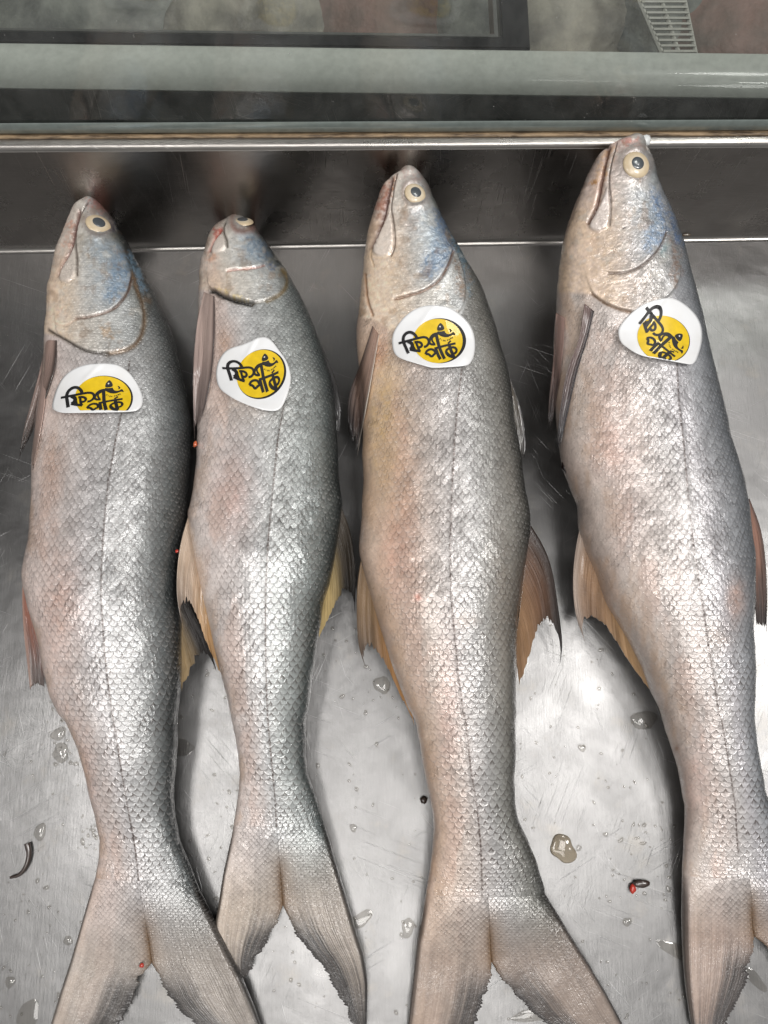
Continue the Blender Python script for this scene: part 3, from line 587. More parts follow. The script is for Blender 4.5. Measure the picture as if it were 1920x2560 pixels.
# ---- fish 1 (far left)
f1 = dict(seed=1, tip=pt(cB, 425, 83), tail_y=2190, head_y=880, ped=2080, notch=pt(cF, 655, 1050), sclamp=1.0, ramp=BR, hramp=HR, tramp=TR, tz=.007, tz2=.005,
  L=cB([(385, 100), (345, 148), (318, 160), (270, 280), (240, 360), (222, 440), (205, 560), (200, 640), (196, 700), (190, 780), (182, 900), (165, 1000), (150, 1100)]) + cD([(137, 100), (132, 300), (122, 450), (97, 580), (100, 640), (128, 760), (162, 880), (188, 1000), (212, 1100), (250, 1180)]) + cF([(285, 0), (330, 120), (360, 220), (385, 320), (410, 420), (428, 510), (427, 580), (415, 680), (395, 740)]),
  R=cB([(470, 115), (520, 190), (570, 290), (620, 390), (680, 500), (730, 620), (765, 740), (790, 840), (815, 950), (830, 1060)]) + cD([(828, 0), (825, 150), (810, 300), (785, 450), (772, 600), (775, 700), (782, 800), (782, 950), (777, 1100)]) + cF([(766, 0), (765, 120), (755, 250), (750, 350), (756, 430), (780, 520), (820, 620), (860, 730)]),
  tailL=cF([(410, 690), (380, 790), (340, 930), (310, 1030), (270, 1150), (220, 1313), (160, 1541)]), tailR=cF([(860, 730), (920, 850), (1000, 1020), (1050, 1120), (1100, 1240), (1125, 1313), (1205, 1541)]),
  inL=cF([(625, 1085), (595, 1150), (572, 1210), (540, 1270), (510, 1313), (400, 1420), (170, 1540)]), inR=cF([(690, 1110), (725, 1190), (765, 1240), (820, 1290), (880, 1345), (1000, 1430), (1200, 1540)]),
  b=[(400, .014), (560, .022), (720, .028), (1000, .033), (1500, .033), (1900, .022), (2100, .013), (2190, .010)], z=[(400, .036), (700, .034), (1000, .034), (1500, .034), (1900, .024), (2100, .0145), (2190, .0115)],
  lat=cB([(560, 800), (530, 1000)]) + cD([(500, 0), (470, 170), (450, 350), (437, 550), (437, 700), (448, 850), (462, 1000), (485, 1180)]) + cF([(500, 50), (530, 250), (555, 400), (585, 560), (605, 740)]),
  headpoly=z1([(-400, -300), (1250, -300), (1280, 800), (1420, 1500), (1330, 1850), (1230, 2020), (1050, 2110), (850, 2135), (620, 2115), (480, 2055), (350, 1975), (220, 1905), (-400, 1800)]),
  blots=[(470 / 1.728 * .55, 1520, 55, 170, (205, 150, 125), .5), (205, 1950, 35, 120, (205, 160, 140), .6), (200, 1010, 60, 40, (165, 120, 90), .65), (130, 1150, 20, 130, (175, 140, 115), .6), (400, 1330, 40, 260, (60, 64, 62), .35)],
  areas=[(z1([(960, 830), (1060, 900), (1120, 1080), (1140, 1230), (1040, 1390), (860, 1480), (830, 1380), (900, 1200), (900, 1000)]), (104, 130, 158), 9, 1.0), (z1([(1110, 850), (1190, 930), (1290, 1150), (1350, 1330), (1290, 1370), (1220, 1230), (1140, 1020)]), (116, 142, 162), 6, 1.0),
         (z1([(600, 200), (720, 160), (860, 230), (930, 380), (850, 380), (700, 340), (620, 320)]), (178, 128, 120), 8, .8), (z1([(850, 420), (930, 470), (940, 600), (860, 620)]), (58, 62, 84), 4, .9), (z1([(740, 1790), (880, 1780), (920, 1930), (830, 1960)]), (186, 154, 116), 4, .6),
         (z1([(410, 480), (420, 620), (370, 780), (310, 780), (290, 700), (330, 580)]), (190, 136, 112), 5, .8), (z1([(200, 1580), (290, 1590), (300, 1640), (210, 1640)]), (200, 140, 120), 6, .5), (z1([(480, 650), (900, 660), (880, 860), (700, 920), (520, 850)]), (128, 116, 96), 14, .6)],
  feat=dict(eye=pt(z1, 735, 505) + (27.5,), maxilla=z1([(440, 760), (468, 900), (470, 1080), (440, 1200), (350, 1258), (262, 1235), (232, 1140), (300, 1010), (370, 880)]),
    preop=z1([(480, 640), (900, 640), (1060, 800), (1150, 1130), (1130, 1280), (1060, 1430), (930, 1570), (750, 1640), (580, 1670), (430, 1680), (250, 1600), (260, 1300), (470, 1200)]),
    opercle=z1([(500, 500), (1000, 600), (1250, 1300), (1320, 1650), (1300, 1850), (1210, 2020), (1050, 2100), (850, 2130), (620, 2110), (480, 2050), (350, 1970), (220, 1900), (160, 1500), (250, 1100)]),
    grooves=[(z1([(600, 240), (500, 400), (450, 600), (445, 760), (470, 950), (470, 1150)]), 2.0, .0010, (58, 44, 36), .85), (z1([(490, 340), (450, 500), (420, 650), (380, 830), (320, 950), (240, 1140)]), 3.2, .0028, (84, 46, 38), .9),
      (z1([(1150, 1180), (1120, 1330), (1060, 1440), (930, 1580), (750, 1648), (580, 1678), (440, 1690)]), 2.6, .0012, (88, 58, 38), .9), (z1([(1170, 1130), (1200, 1300), (1290, 1500), (1325, 1680), (1300, 1850), (1210, 2020), (1050, 2105), (850, 2130)]), 5.0, .0012, OLV, .85),
      (z1([(850, 2132), (620, 2112), (480, 2052), (350, 1972), (220, 1902), (110, 1835)]), 2.8, .0022, (38, 28, 20), .95), (z1([(200, 1760), (270, 1790), (350, 1770), (450, 1700)]), 1.8, .0007, (205, 180, 160), .6)]))
f1['tail_y'] = 2190
# ---- fish 2
f2 = dict(seed=4, tip=pt(cB, 1048, 168), tail_y=2060, head_y=760, ped=1960, notch=pt(cF, 1222, 800), sclamp=1.0, ramp=BR2, hramp=HR, tramp=[(125, 112, 100), (150, 138, 126), (168, 156, 144), (170, 160, 149), (168, 158, 148), (166, 156, 146), (160, 150, 140), (140, 132, 124), (100, 96, 90), (70, 68, 66)], tz=.006, tz2=.004, blunt=75,
  L=cB([(1010, 182), (968, 214), (950, 228), (915, 245), (903, 275), (885, 330), (866, 400), (862, 440), (864, 490), (856, 560), (850, 650), (846, 800), (848, 950), (850, 1100)]) + cD([(850, 0), (850, 100), (836, 220), (812, 320), (815, 370), (832, 460), (850, 560), (875, 680), (902, 790), (930, 900), (960, 1020), (985, 1120)]) + cF([(1000, 0), (1020, 120), (1032, 230), (1030, 300), (1020, 380), (1005, 480), (985, 570)]),
  R=cB([(1090, 190), (1140, 250), (1200, 340), (1250, 430), (1300, 520), (1345, 620), (1385, 720), (1415, 820), (1440, 920), (1452, 1020)]) + cD([(1455, 0), (1465, 150), (1478, 270), (1468, 360), (1455, 450), (1440, 540), (1420, 630), (1397, 730), (1380, 850), (1370, 950), (1350, 1050), (1335, 1150)]) + cF([(1325, 0), (1320, 120), (1330, 230), (1360, 310), (1395, 430), (1425, 520)]),
  tailL=cF([(1005, 480), (985, 570), (965, 660), (945, 790), (930, 870), (932, 950), (960, 1040), (1010, 1095), (1052, 1118)]), tailR=cF([(1425, 520), (1450, 610), (1490, 740), (1530, 880), (1570, 1010), (1588, 1130), (1585, 1313), (1575, 1370)]),
  inL=cF([(1190, 900), (1140, 980), (1100, 1050), (1056, 1116)]), inR=cF([(1260, 900), (1320, 985), (1390, 1055), (1435, 1130), (1475, 1210), (1512, 1290), (1570, 1369)]),
  b=[(500, .022), (620, .026), (760, .028), (1000, .031), (1400, .031), (1700, .024), (1900, .016), (2060, .0085)], z=[(540, .012), (570, .020), (620, .029), (700, .031), (1000, .032), (1400, .032), (1700, .025), (1900, .017), (2060, .010)],
  lat=cB([(1240, 850), (1222, 1010)]) + cD([(1200, 0), (1175, 250), (1157, 450), (1147, 650), (1147, 900), (1152, 1100)]) + cF([(1156, 0), (1175, 200), (1190, 350), (1195, 480)]),
  headpoly=z2([(-400, -400), (1000, -400), (1150, 300), (1400, 850), (1450, 1010), (1400, 1140), (1300, 1230), (1150, 1290), (930, 1315), (800, 1290), (650, 1250), (540, 1200), (450, 1140), (350, 1130), (-400, 1130)]),
  blots=[(580, 1240, 60, 130, (206, 160, 146), .5), (600, 1000, 90, 70, (200, 170, 140), .4), (560, 860, 22, 40, (176, 124, 70), .8), (790, 1500, 40, 300, (70, 84, 82), .3)],
  areas=[(z2([(860, 420), (1050, 400), (1130, 520), (1190, 640), (1060, 720), (920, 650), (840, 560)]), (94, 108, 124), 8, 1.0), (z2([(1170, 780), (1250, 760), (1270, 830), (1200, 860)]), (84, 104, 140), 4, .8), (z2([(640, 250), (1000, 240), (1080, 340), (700, 340)]), (150, 118, 112), 8, .7),
         (z2([(350, 640), (440, 640), (430, 700), (340, 710)]), (205, 160, 134), 6, .8), (z2([(420, 1090), (520, 1120), (680, 1200), (860, 1260), (900, 1300), (700, 1240), (540, 1170)]), (206, 184, 112), 3, .8), (z2([(430, 300), (510, 290), (500, 340), (450, 400)]), (176, 96, 84), 4, .9)],
  feat=dict(eye=pt(z2, 812, 188) + (25,), pup=.5, eyen=(.05, .62, .78), maxilla=z2([(535, 340), (590, 450), (602, 540), (560, 598), (450, 632), (362, 612), (352, 580), (420, 480), (480, 390)]), sockcol=(150, 112, 100),
    preop=z2([(620, 300), (1000, 300), (1150, 600), (1120, 770), (1000, 822), (850, 834), (700, 840), (600, 862), (380, 820), (360, 640)]),
    opercle=z2([(500, 400), (1100, 400), (1400, 850), (1430, 1000), (1400, 1130), (1300, 1220), (1150, 1280), (930, 1305), (800, 1280), (650, 1240), (540, 1190), (450, 1130), (350, 1120), (300, 800)]),
    grooves=[(z2([(570, 210), (540, 280), (560, 370), (600, 460), (604, 545)]), 2.2, .0010, (58, 50, 38), .85), (z2([(510, 300), (460, 400), (420, 480), (365, 590)]), 2.4, .0020, (140, 66, 54), .9),
      (z2([(600, 880), (660, 856), (850, 842), (1000, 830), (1110, 790)]), 1.7, .0012, (150, 92, 78), .75), (z2([(1340, 880), (1425, 980), (1400, 1130), (1300, 1225), (1150, 1290)]), 4.0, .0009, (134, 112, 66), .7),
      (z2([(930, 1312), (800, 1292), (650, 1256), (540, 1222), (450, 1175), (400, 1138), (345, 1140)]), 5.2, .0045, (6, 5, 4), 1.0), (z2([(1280, 1230), (1150, 1288), (930, 1310)]), 1.8, .0010, (80, 70, 50), .7)]))
# ---- fish 3
f3 = dict(seed=8, tip=pt(cC, 275, 172), tail_y=2230, head_y=800, ped=2100, notch=pt(cG, 535, 985), sclamp=1.0, ramp=BR3, hramp=HR, tramp=[(118, 104, 95), (132, 118, 109), (150, 135, 124), (152, 139, 129), (149, 136, 127), (145, 132, 123), (142, 128, 118), (130, 116, 107), (100, 88, 80), (70, 64, 60)], tz=.007, tz2=.005,
  L=cC([(243, 188), (217, 235), (188, 242), (166, 272), (145, 350), (125, 440), (112, 540), (105, 600), (97, 640), (88, 720), (80, 800), (82, 900), (90, 1000), (98, 1100)]) + cE([(100, 0), (100, 150), (103, 300), (92, 420), (100, 480), (122, 560), (150, 660), (180, 760), (210, 850), (243, 950), (280, 1040)]) + cG([(220, 0), (245, 100), (262, 200), (285, 300), (298, 380), (300, 440), (295, 500), (285, 600), (265, 720)]),
  R=cC([(310, 190), (345, 240), (375, 320), (410, 390), (450, 470), (500, 560), (550, 640), (585, 720), (615, 810), (635, 890), (655, 960), (668, 1040), (682, 1150)]) + cE([(700, 0), (715, 100), (728, 200), (745, 300), (742, 380), (730, 460), (715, 550), (705, 650), (698, 780), (698, 930), (695, 1050)]) + cG([(632, 0), (635, 120), (628, 220), (632, 330), (645, 400), (680, 480), (715, 570), (750, 680)]),
  tailL=cG([(265, 720), (245, 830), (230, 900), (215, 1050), (195, 1236), (180, 1420)]), tailR=cG([(750, 680), (800, 780), (860, 880), (930, 990), (1000, 1110), (1067, 1236), (1140, 1400)]),
  inL=cG([(528, 1060), (515, 1130), (497, 1190), (480, 1236), (380, 1330), (190, 1419)]), inR=cG([(580, 1050), (640, 1120), (690, 1180), (740, 1225), (900, 1300), (1130, 1399)]),
  b=[(400, .016), (520, .023), (700, .029), (1000, .034), (1500, .034), (1900, .022), (2130, .014), (2230, .010)], z=[(400, .068), (520, .060), (700, .050), (1000, .040), (1300, .036), (1500, .035), (1900, .024), (2130, .0155), (2230, .0115)],
  lat=cC([(495, 880), (480, 970), (465, 1100)]) + cE([(455, 0), (445, 200), (438, 400), (441, 600), (455, 750), (470, 900), (490, 1050)]) + cG([(430, 0), (450, 200), (475, 350), (490, 500), (497, 690)]),
  headpoly=z3([(-500, -300), (1000, -300), (1250, 850), (1560, 1500), (1500, 1800), (1420, 2000), (1300, 2200), (700, 2250), (500, 2200), (250, 2050), (-500, 2000)]),
  blots=[(960, 1050, 60, 230, (205, 168, 104), .75), (1010, 1250, 45, 250, (192, 146, 118), .6), (985, 1400, 45, 120, (206, 150, 130), .5), (945, 880, 30, 40, (160, 100, 50), .9), (1045, 1493, 9, 12, (176, 84, 60), 1.0), (1165, 1550, 30, 20, (165, 140, 120), .5), (1120, 1800, 30, 200, (200, 150, 135), .4), (1250, 1500, 40, 300, (150, 130, 110), .3)],
  areas=[(z3([(1080, 680), (1200, 760), (1280, 1050), (1300, 1200), (1180, 1380), (1000, 1540), (920, 1480), (940, 1280), (1080, 1050), (1040, 880)]), (94, 114, 142), 10, 1.0), (z3([(1260, 860), (1330, 950), (1480, 1250), (1540, 1600), (1500, 1750), (1430, 1500), (1340, 1150)]), (98, 128, 146), 5, .7), (z3([(360, 310), (440, 290), (490, 330), (430, 560), (400, 740), (330, 730), (295, 620), (320, 440)]), (150, 98, 80), 5, .85),
         (z3([(540, 190), (500, 300), (440, 500), (470, 560), (520, 400), (560, 260)]), (176, 120, 84), 4, .8), (z3([(620, 120), (820, 90), (900, 250), (700, 300), (620, 250)]), (160, 130, 124), 10, .7), (z3([(600, 600), (950, 620), (900, 900), (760, 960), (640, 850)]), (140, 116, 98), 14, .6), (z3([(1310, 1250), (1370, 1330), (1460, 1650), (1450, 1800), (1380, 1750), (1330, 1500)]), (120, 92, 66), 6, .7), (z3([(60, 1600), (150, 1700), (160, 2000), (60, 2000)]), (140, 96, 68), 6, .7)],
  feat=dict(eye=pt(z3, 820, 432) + (26,), maxilla=z3([(485, 640), (528, 800), (546, 950), (540, 1120), (500, 1230), (400, 1262), (290, 1230), (258, 1130), (330, 1000), (400, 850), (450, 700)]),
    preop=z3([(600, 600), (1050, 600), (1290, 1150), (1280, 1270), (1200, 1430), (1080, 1600), (900, 1710), (700, 1760), (560, 1790), (300, 1700), (280, 1350), (540, 1200)]),
    opercle=z3([(500, 500), (1050, 600), (1350, 1200), (1450, 1500), (1470, 1750), (1420, 1950), (1200, 2100), (700, 2100), (400, 2000), (220, 1850), (200, 1500), (250, 1100)]),
    grooves=[(z3([(580, 170), (545, 300), (530, 450), (495, 600), (522, 750), (552, 900), (552, 1130), (500, 1240)]), 2.0, .0010, (58, 44, 34), .85), (z3([(500, 250), (460, 450), (425, 620), (385, 780), (330, 980), (262, 1130)]), 3.4, .0030, (70, 36, 28), .9),
      (z3([(1300, 1200), (1240, 1380), (1160, 1530), (1080, 1610), (900, 1715), (700, 1768), (560, 1810)]), 2.4, .0013, (96, 62, 36), .9), (z3([(175, 1480), (185, 1700), (205, 1850), (270, 2010)]), 2.6, .0012, (130, 84, 44), .8), (z3([(260, 1140), (250, 1250), (290, 1380)]), 1.6, .0005, (190, 160, 120), .5)]))
# ---- fish 4
f4 = dict(gain=1.04, seed=12, tip=pt(cC, 1112, 50), tail_y=2185, head_y=760, ped=2050, notch=pt(cG, 1602, 880), sclamp=1.0, ramp=BR4, hramp=[(156, 140, 132), (206, 190, 184), (206, 190, 182), (192, 182, 176), (186, 180, 175), (180, 178, 176), (156, 160, 162), (112, 116, 118), (60, 62, 62), (36, 38, 39)], tramp=[(120, 106, 97), (142, 127, 117), (164, 146, 135), (165, 148, 138), (163, 146, 136), (158, 142, 132), (144, 130, 120), (138, 118, 106), (100, 88, 80), (70, 64, 60)], tz=.007, tz2=.005,
  L=cC([(1072, 82), (1046, 112), (1010, 106), (982, 125), (950, 200), (915, 290), (890, 370), (870, 460), (855, 550), (847, 650), (842, 750), (838, 850), (838, 950), (842, 1100)]) + cE([(855, 0), (868, 90), (897, 170), (927, 240), (932, 310), (938, 350), (962, 430), (1000, 520), (1040, 620), (1082, 700), (1125, 780), (1172, 870), (1205, 960), (1240, 1030), (1262, 1110)]) + cG([(1225, 0), (1255, 100), (1285, 190), (1305, 280), (1315, 350), (1315, 450), (1310, 560), (1310, 640)]),
  R=cC([(1150, 65), (1190, 100), (1215, 180), (1240, 270), (1275, 350), (1310, 430), (1340, 510), (1360, 580), (1385, 680), (1410, 780), (1430, 870), (1458, 970), (1480, 1060), (1500, 1140)]) + cE([(1520, 0), (1545, 80), (1575, 200), (1592, 270), (1602, 350), (1610, 450), (1612, 600), (1606, 700), (1608, 800), (1610, 1000)]) + cG([(1612, 0), (1615, 80), (1630, 180), (1650, 280), (1680, 370), (1715, 450), (1760, 560), (1790, 640)]),
  tailL=cG([(1310, 640), (1308, 800), (1310, 900), (1315, 1000), (1325, 1100), (1345, 1236), (1400, 1400)]), tailR=cG([(1790, 640), (1880, 800), (1980, 1000), (2060, 1200), (2100, 1350)]),
  inL=cG([(1595, 950), (1575, 1040), (1537, 1130), (1502, 1200), (1488, 1236), (1405, 1399)]), inR=cG([(1632, 902), (1665, 940), (1760, 1050), (1850, 1150), (1950, 1250), (2095, 1349)]),
  b=[(330, .018), (480, .026), (700, .031), (1000, .034), (1500, .034), (1900, .021), (2100, .013), (2185, .010)], z=[(330, .088), (480, .078), (650, .066), (900, .050), (1200, .040), (1500, .035), (1900, .023), (2100, .0145), (2185, .0115)],
  lat=cC([(1300, 850), (1310, 950), (1318, 1100)]) + cE([(1335, 0), (1350, 200), (1372, 400), (1410, 650), (1440, 850), (1470, 1050)]) + cG([(1470, 0), (1500, 180), (1525, 350), (1537, 540)]),
  headpoly=z4([(-500, -400), (1050, -400), (1250, 900), (1480, 1400), (1440, 1650), (1350, 1850), (1200, 2000), (900, 2030), (760, 1980), (600, 1905), (480, 1815), (-500, 1750)]),
  blots=[(1480, 1030, 30, 60, (190, 150, 110), .4), (1520, 1120, 60, 80, (214, 166, 150), .5), (1560, 1290, 60, 160, (206, 176, 168), .35), (1840, 1500, 25, 60, (190, 130, 90), .6), (1690, 1872, 8, 12, (128, 92, 68), 1.), (1800, 1590, 40, 40, (160, 130, 100), .4), (1690, 1062, 5, 5, (20, 16, 14), 1.4), (1740, 1950, 40, 120, (215, 165, 150), .4)],
  areas=[(z4([(1160, 650), (1220, 760), (1270, 950), (1300, 1100), (1230, 1260), (1090, 1360), (1060, 1300), (1080, 1150), (1170, 1000), (1140, 830)]), (104, 126, 158), 10, 1.0), (z4([(1320, 860), (1370, 930), (1430, 1130), (1460, 1260), (1400, 1250), (1350, 1080)]), (80, 108, 146), 5, .85), (z4([(1260, 1270), (1320, 1260), (1290, 1400), (1240, 1390)]), (130, 156, 160), 4, .7), (z4([(800, 120), (960, 130), (930, 170), (850, 180)]), (178, 84, 72), 5, .9),
         (z4([(720, 120), (900, 70), (1000, 130), (1050, 230), (900, 220), (760, 230)]), (186, 152, 142), 8, .6), (z4([(560, 230), (620, 240), (600, 450), (560, 640), (510, 560), (540, 380)]), (206, 170, 130), 6, .6), (z4([(470, 580), (540, 590), (530, 620), (480, 620)]), (170, 120, 60), 4, .9), (z4([(640, 210), (720, 190), (680, 330), (640, 520), (600, 560), (620, 380)]), (190, 150, 106), 5, .7), (z4([(1330, 1180), (1440, 1380), (1450, 1560), (1370, 1720), (1330, 1600), (1370, 1400)]), (136, 104, 84), 7, .65)],
  feat=dict(eye=pt(z4, 965, 400) + (31,), pup=.46, maxcol=(212, 204, 200), maxilla=z4([(655, 600), (680, 800), (686, 950), (660, 1078), (570, 1142), (470, 1120), (436, 1050), (510, 930), (570, 830), (620, 700)]),
    preop=z4([(700, 600), (1100, 600), (1290, 1050), (1285, 1160), (1230, 1280), (1120, 1420), (980, 1530), (850, 1575), (660, 1578), (450, 1500), (430, 1200), (660, 1100)]),
    opercle=z4([(600, 500), (1100, 600), (1350, 1200), (1440, 1400), (1455, 1600), (1380, 1750), (1300, 1850), (1100, 1990), (860, 2000), (760, 1970), (600, 1900), (480, 1810), (380, 1500), (400, 1100)]),
    grooves=[(z4([(745, 160), (700, 330), (665, 500), (665, 620), (692, 850), (674, 1060)]), 1.9, .0010, (50, 42, 38), .85), (z4([(650, 210), (612, 400), (582, 560), (560, 720), (520, 880), (440, 1035)]), 3.2, .0032, (92, 52, 34), .9),
      (z4([(1300, 1130), (1235, 1290), (1120, 1430), (980, 1538), (850, 1586), (660, 1588)]), 2.3, .0013, (74, 54, 40), .9), (z4([(480, 1810), (600, 1905), (760, 1978), (900, 2010)]), 2.4, .0016, (110, 80, 50), .9), (z4([(130, 1300), (240, 1000), (330, 700), (420, 450)]), 4, .0006, (150, 124, 112), .5), (z4([(815, 1100), (840, 1080)]), 1.3, .0008, (14, 10, 8), 1.)]))
ORG, PALE, CREAM, INK = (158, 104, 76), (188, 168, 156), (188, 160, 116), (34, 31, 30)
labels = ['pale pink fish at the far left, its round sticker folded flat along the bottom',
          'fish with foreshortened snout facing the tray wall and a black gill slit open',
          'fish with yellow and orange stained belly between the black-gilled fish and the rightmost one',
          'largest headed fish at the right, snout resting up on the tray rim']
roots = []
f1['feat']['oline'] = f1['feat']['grooves'][3][0] + f1['feat']['grooves'][4][0]; f2['feat']['oline'] = f2['feat']['grooves'][3][0] + f2['feat']['grooves'][4][0]
f3['feat']['oline'] = z3([(1350, 1200), (1450, 1500), (1470, 1750), (1420, 1950), (1200, 2100), (700, 2100)]); f4['feat']['oline'] = z4([(480, 1810), (600, 1900), (760, 1970), (860, 2000), (1100, 1990), (1300, 1850), (1455, 1600)])
for fs, lab in zip((f1, f2, f3, f4), labels):
    c = at((fs['tip'][0] + fs['notch'][0]) / 2, 1300, 0)
    r = thing('fish', lab, 'fish', (0, 0, 0), 'whole fish laid side by side in the steel tray'); roots.append(r)
    build_body(fs, r); build_tail(fs, r); build_eye(fs, r)
r1, r2, r3, r4 = roots
E1 = lambda c, w, s: [(1, c, w, s)]
build_fin('pectoral_fin', r1, cB([(200, 670), (182, 800), (140, 960), (100, 1100), (80, 1235)]), cB([(246, 712), (238, 830), (205, 930), (160, 1060), (92, 1200)]), .034, .010, ((176, 150, 140), (70, 62, 58)), [(1, (30, 26, 24), .25, .9)], rays=9, seed=1, rag=.12, over=f1)
build_fin('pelvic_fin', r1, cB([(188, 840), (160, 1000), (145, 1130), (134, 1244)]), cB([(205, 860), (190, 1000), (170, 1130), (140, 1270)]), .030, .012, ((186, 160, 150), (150, 130, 120)), rays=6, seed=2, over=f1)
build_fin('anal_fin', r1, cD([(97, 610), (95, 700), (102, 830), (116, 950), (130, 1078)]), cD([(125, 690), (150, 780), (178, 900), (190, 1000), (190, 1068)]), .026, .012, ((160, 100, 78), (100, 88, 84)), [(0, (200, 165, 150), .15, .7)], rays=11, seed=3, rag=.06)
build_fin('dorsal_fin', r1, cD([(785, 640), (850, 770), (900, 860), (935, 1000)]), cD([(772, 900), (780, 1000), (785, 1085)]), .030, .010, ((46, 42, 40), (24, 22, 21)), rays=16, seed=4, rag=.09, conc=.28, zb=(.026, .018), colb=(150, 128, 92))
build_fin('pectoral_fin', r2, cB([(880, 500), (848, 640), (832, 850), (835, 1000), (842, 1180)]), cB([(926, 520), (927, 700), (915, 850), (890, 980), (862, 1060)]), .050, .034, ((176, 156, 148), (120, 106, 102)), [(1, (44, 34, 34), .12, .9)], rays=9, seed=6, rag=.16, zm=.052, over=f2)
build_fin('anal_fin', r2, cD([(814, 325), (780, 440), (764, 560), (762, 680), (785, 790)]), cD([(915, 840), (945, 960), (978, 1062)]), .040, .048, ((192, 172, 152), (140, 128, 118)), rays=18, seed=7, rag=.07, zm=.046, conc=.40, zb=(.030, .012), colb=(198, 158, 110), nc=44)
build_fin('dorsal_fin', r2, cB([(1380, 715), (1430, 820), (1466, 920), (1477, 1030), (1462, 1130)]), cB([(1385, 760), (1415, 880), (1435, 1000), (1445, 1125)]), .034, .022, ((50, 48, 48), (28, 26, 26)), rays=7, seed=9)
build_fin('dorsal_fin', r2, cD([(1472, 285), (1512, 380), (1530, 500), (1538, 620), (1531, 748)]), cD([(1388, 690), (1378, 800), (1378, 858)]), .034, .010, ((60, 54, 46), (28, 26, 25)), rays=18, seed=10, rag=.06, conc=.33, zb=(.032, .018), colb=(188, 166, 116), nc=44)
build_fin('pectoral_fin', r3, cC([(140, 790), (92, 940), (48, 1050), (42, 1150), (58, 1250)]), cC([(166, 825), (144, 950), (118, 1100), (98, 1200), (78, 1310)]), .056, .014, ((168, 138, 122), (52, 46, 46)), [(1, (214, 204, 192), .07, .95), (0, (36, 32, 34), .25, .7)], rays=10, seed=12, rag=.14, over=f3)
build_fin('anal_fin', r3, cE([(100, 430), (80, 560), (79, 680), (86, 800), (120, 890)]), cE([(225, 800), (266, 930), (302, 1098)]), .030, .010, ((158, 130, 100), (104, 92, 84)), rays=18, seed=13, rag=.06, conc=.38, zb=(.034, .014), colb=(202, 150, 96), nc=44)
build_fin('dorsal_fin', r3, cC([(650, 950), (695, 1055), (722, 1160), (730, 1250), (722, 1300)]), cC([(655, 1000), (680, 1110), (695, 1210), (706, 1300)]), .040, .028, ((92, 84, 72), (60, 56, 50)), [(0, (24, 22, 22), .3, .8)], rays=7, seed=15)
build_fin('dorsal_fin', r3, cE([(745, 322), (800, 410), (832, 500), (850, 620), (872, 780), (860, 868)]), cE([(690, 790), (694, 860), (705, 940)]), .036, .008, ((104, 76, 58), (42, 34, 32)), [(0, (26, 23, 24), .22, .9)], rays=20, seed=16, rag=.06, conc=.46, zb=(.034, .018), colb=(140, 110, 82), nc=44)
build_fin('pectoral_fin', r4, cC([(955, 705), (935, 850), (885, 960), (862, 1100), (842, 1280)]), cC([(992, 735), (964, 850), (930, 950), (896, 1100), (856, 1280)]), .082, .052, ((120, 100, 96), (44, 42, 46)), [(1, (26, 24, 30), .4, .9)], rays=8, seed=18, rag=.12, over=f4)
build_fin('pelvic_fin', r4, cC([(846, 740), (838, 900), (820, 1050), (812, 1190)]), cC([(880, 760), (872, 900), (850, 1050), (826, 1190)]), .060, .035, ((190, 158, 148), (60, 50, 50)), rays=6, seed=19, rag=.1, over=f4)
build_fin('anal_fin', r4, cE([(938, 330), (916, 440), (908, 560), (920, 680), (956, 774)]), cE([(1172, 840), (1200, 910), (1224, 985)]), .034, .012, ((166, 130, 98), (120, 102, 90)), [(0, (206, 190, 178), .08, .8)], rays=20, seed=20, rag=.05, conc=.44, zb=(.032, .012), colb=(188, 152, 112), nc=44)
build_fin('dorsal_fin', r4, cE([(1588, 225), (1632, 335), (1650, 450), (1657, 600), (1653, 735)]), cE([(1590, 300), (1604, 450), (1608, 600), (1616, 712)]), .040, .012, ((150, 112, 96), (70, 62, 60)), [(0, (40, 36, 36), .3, .7)], rays=11, seed=22, rag=.06)
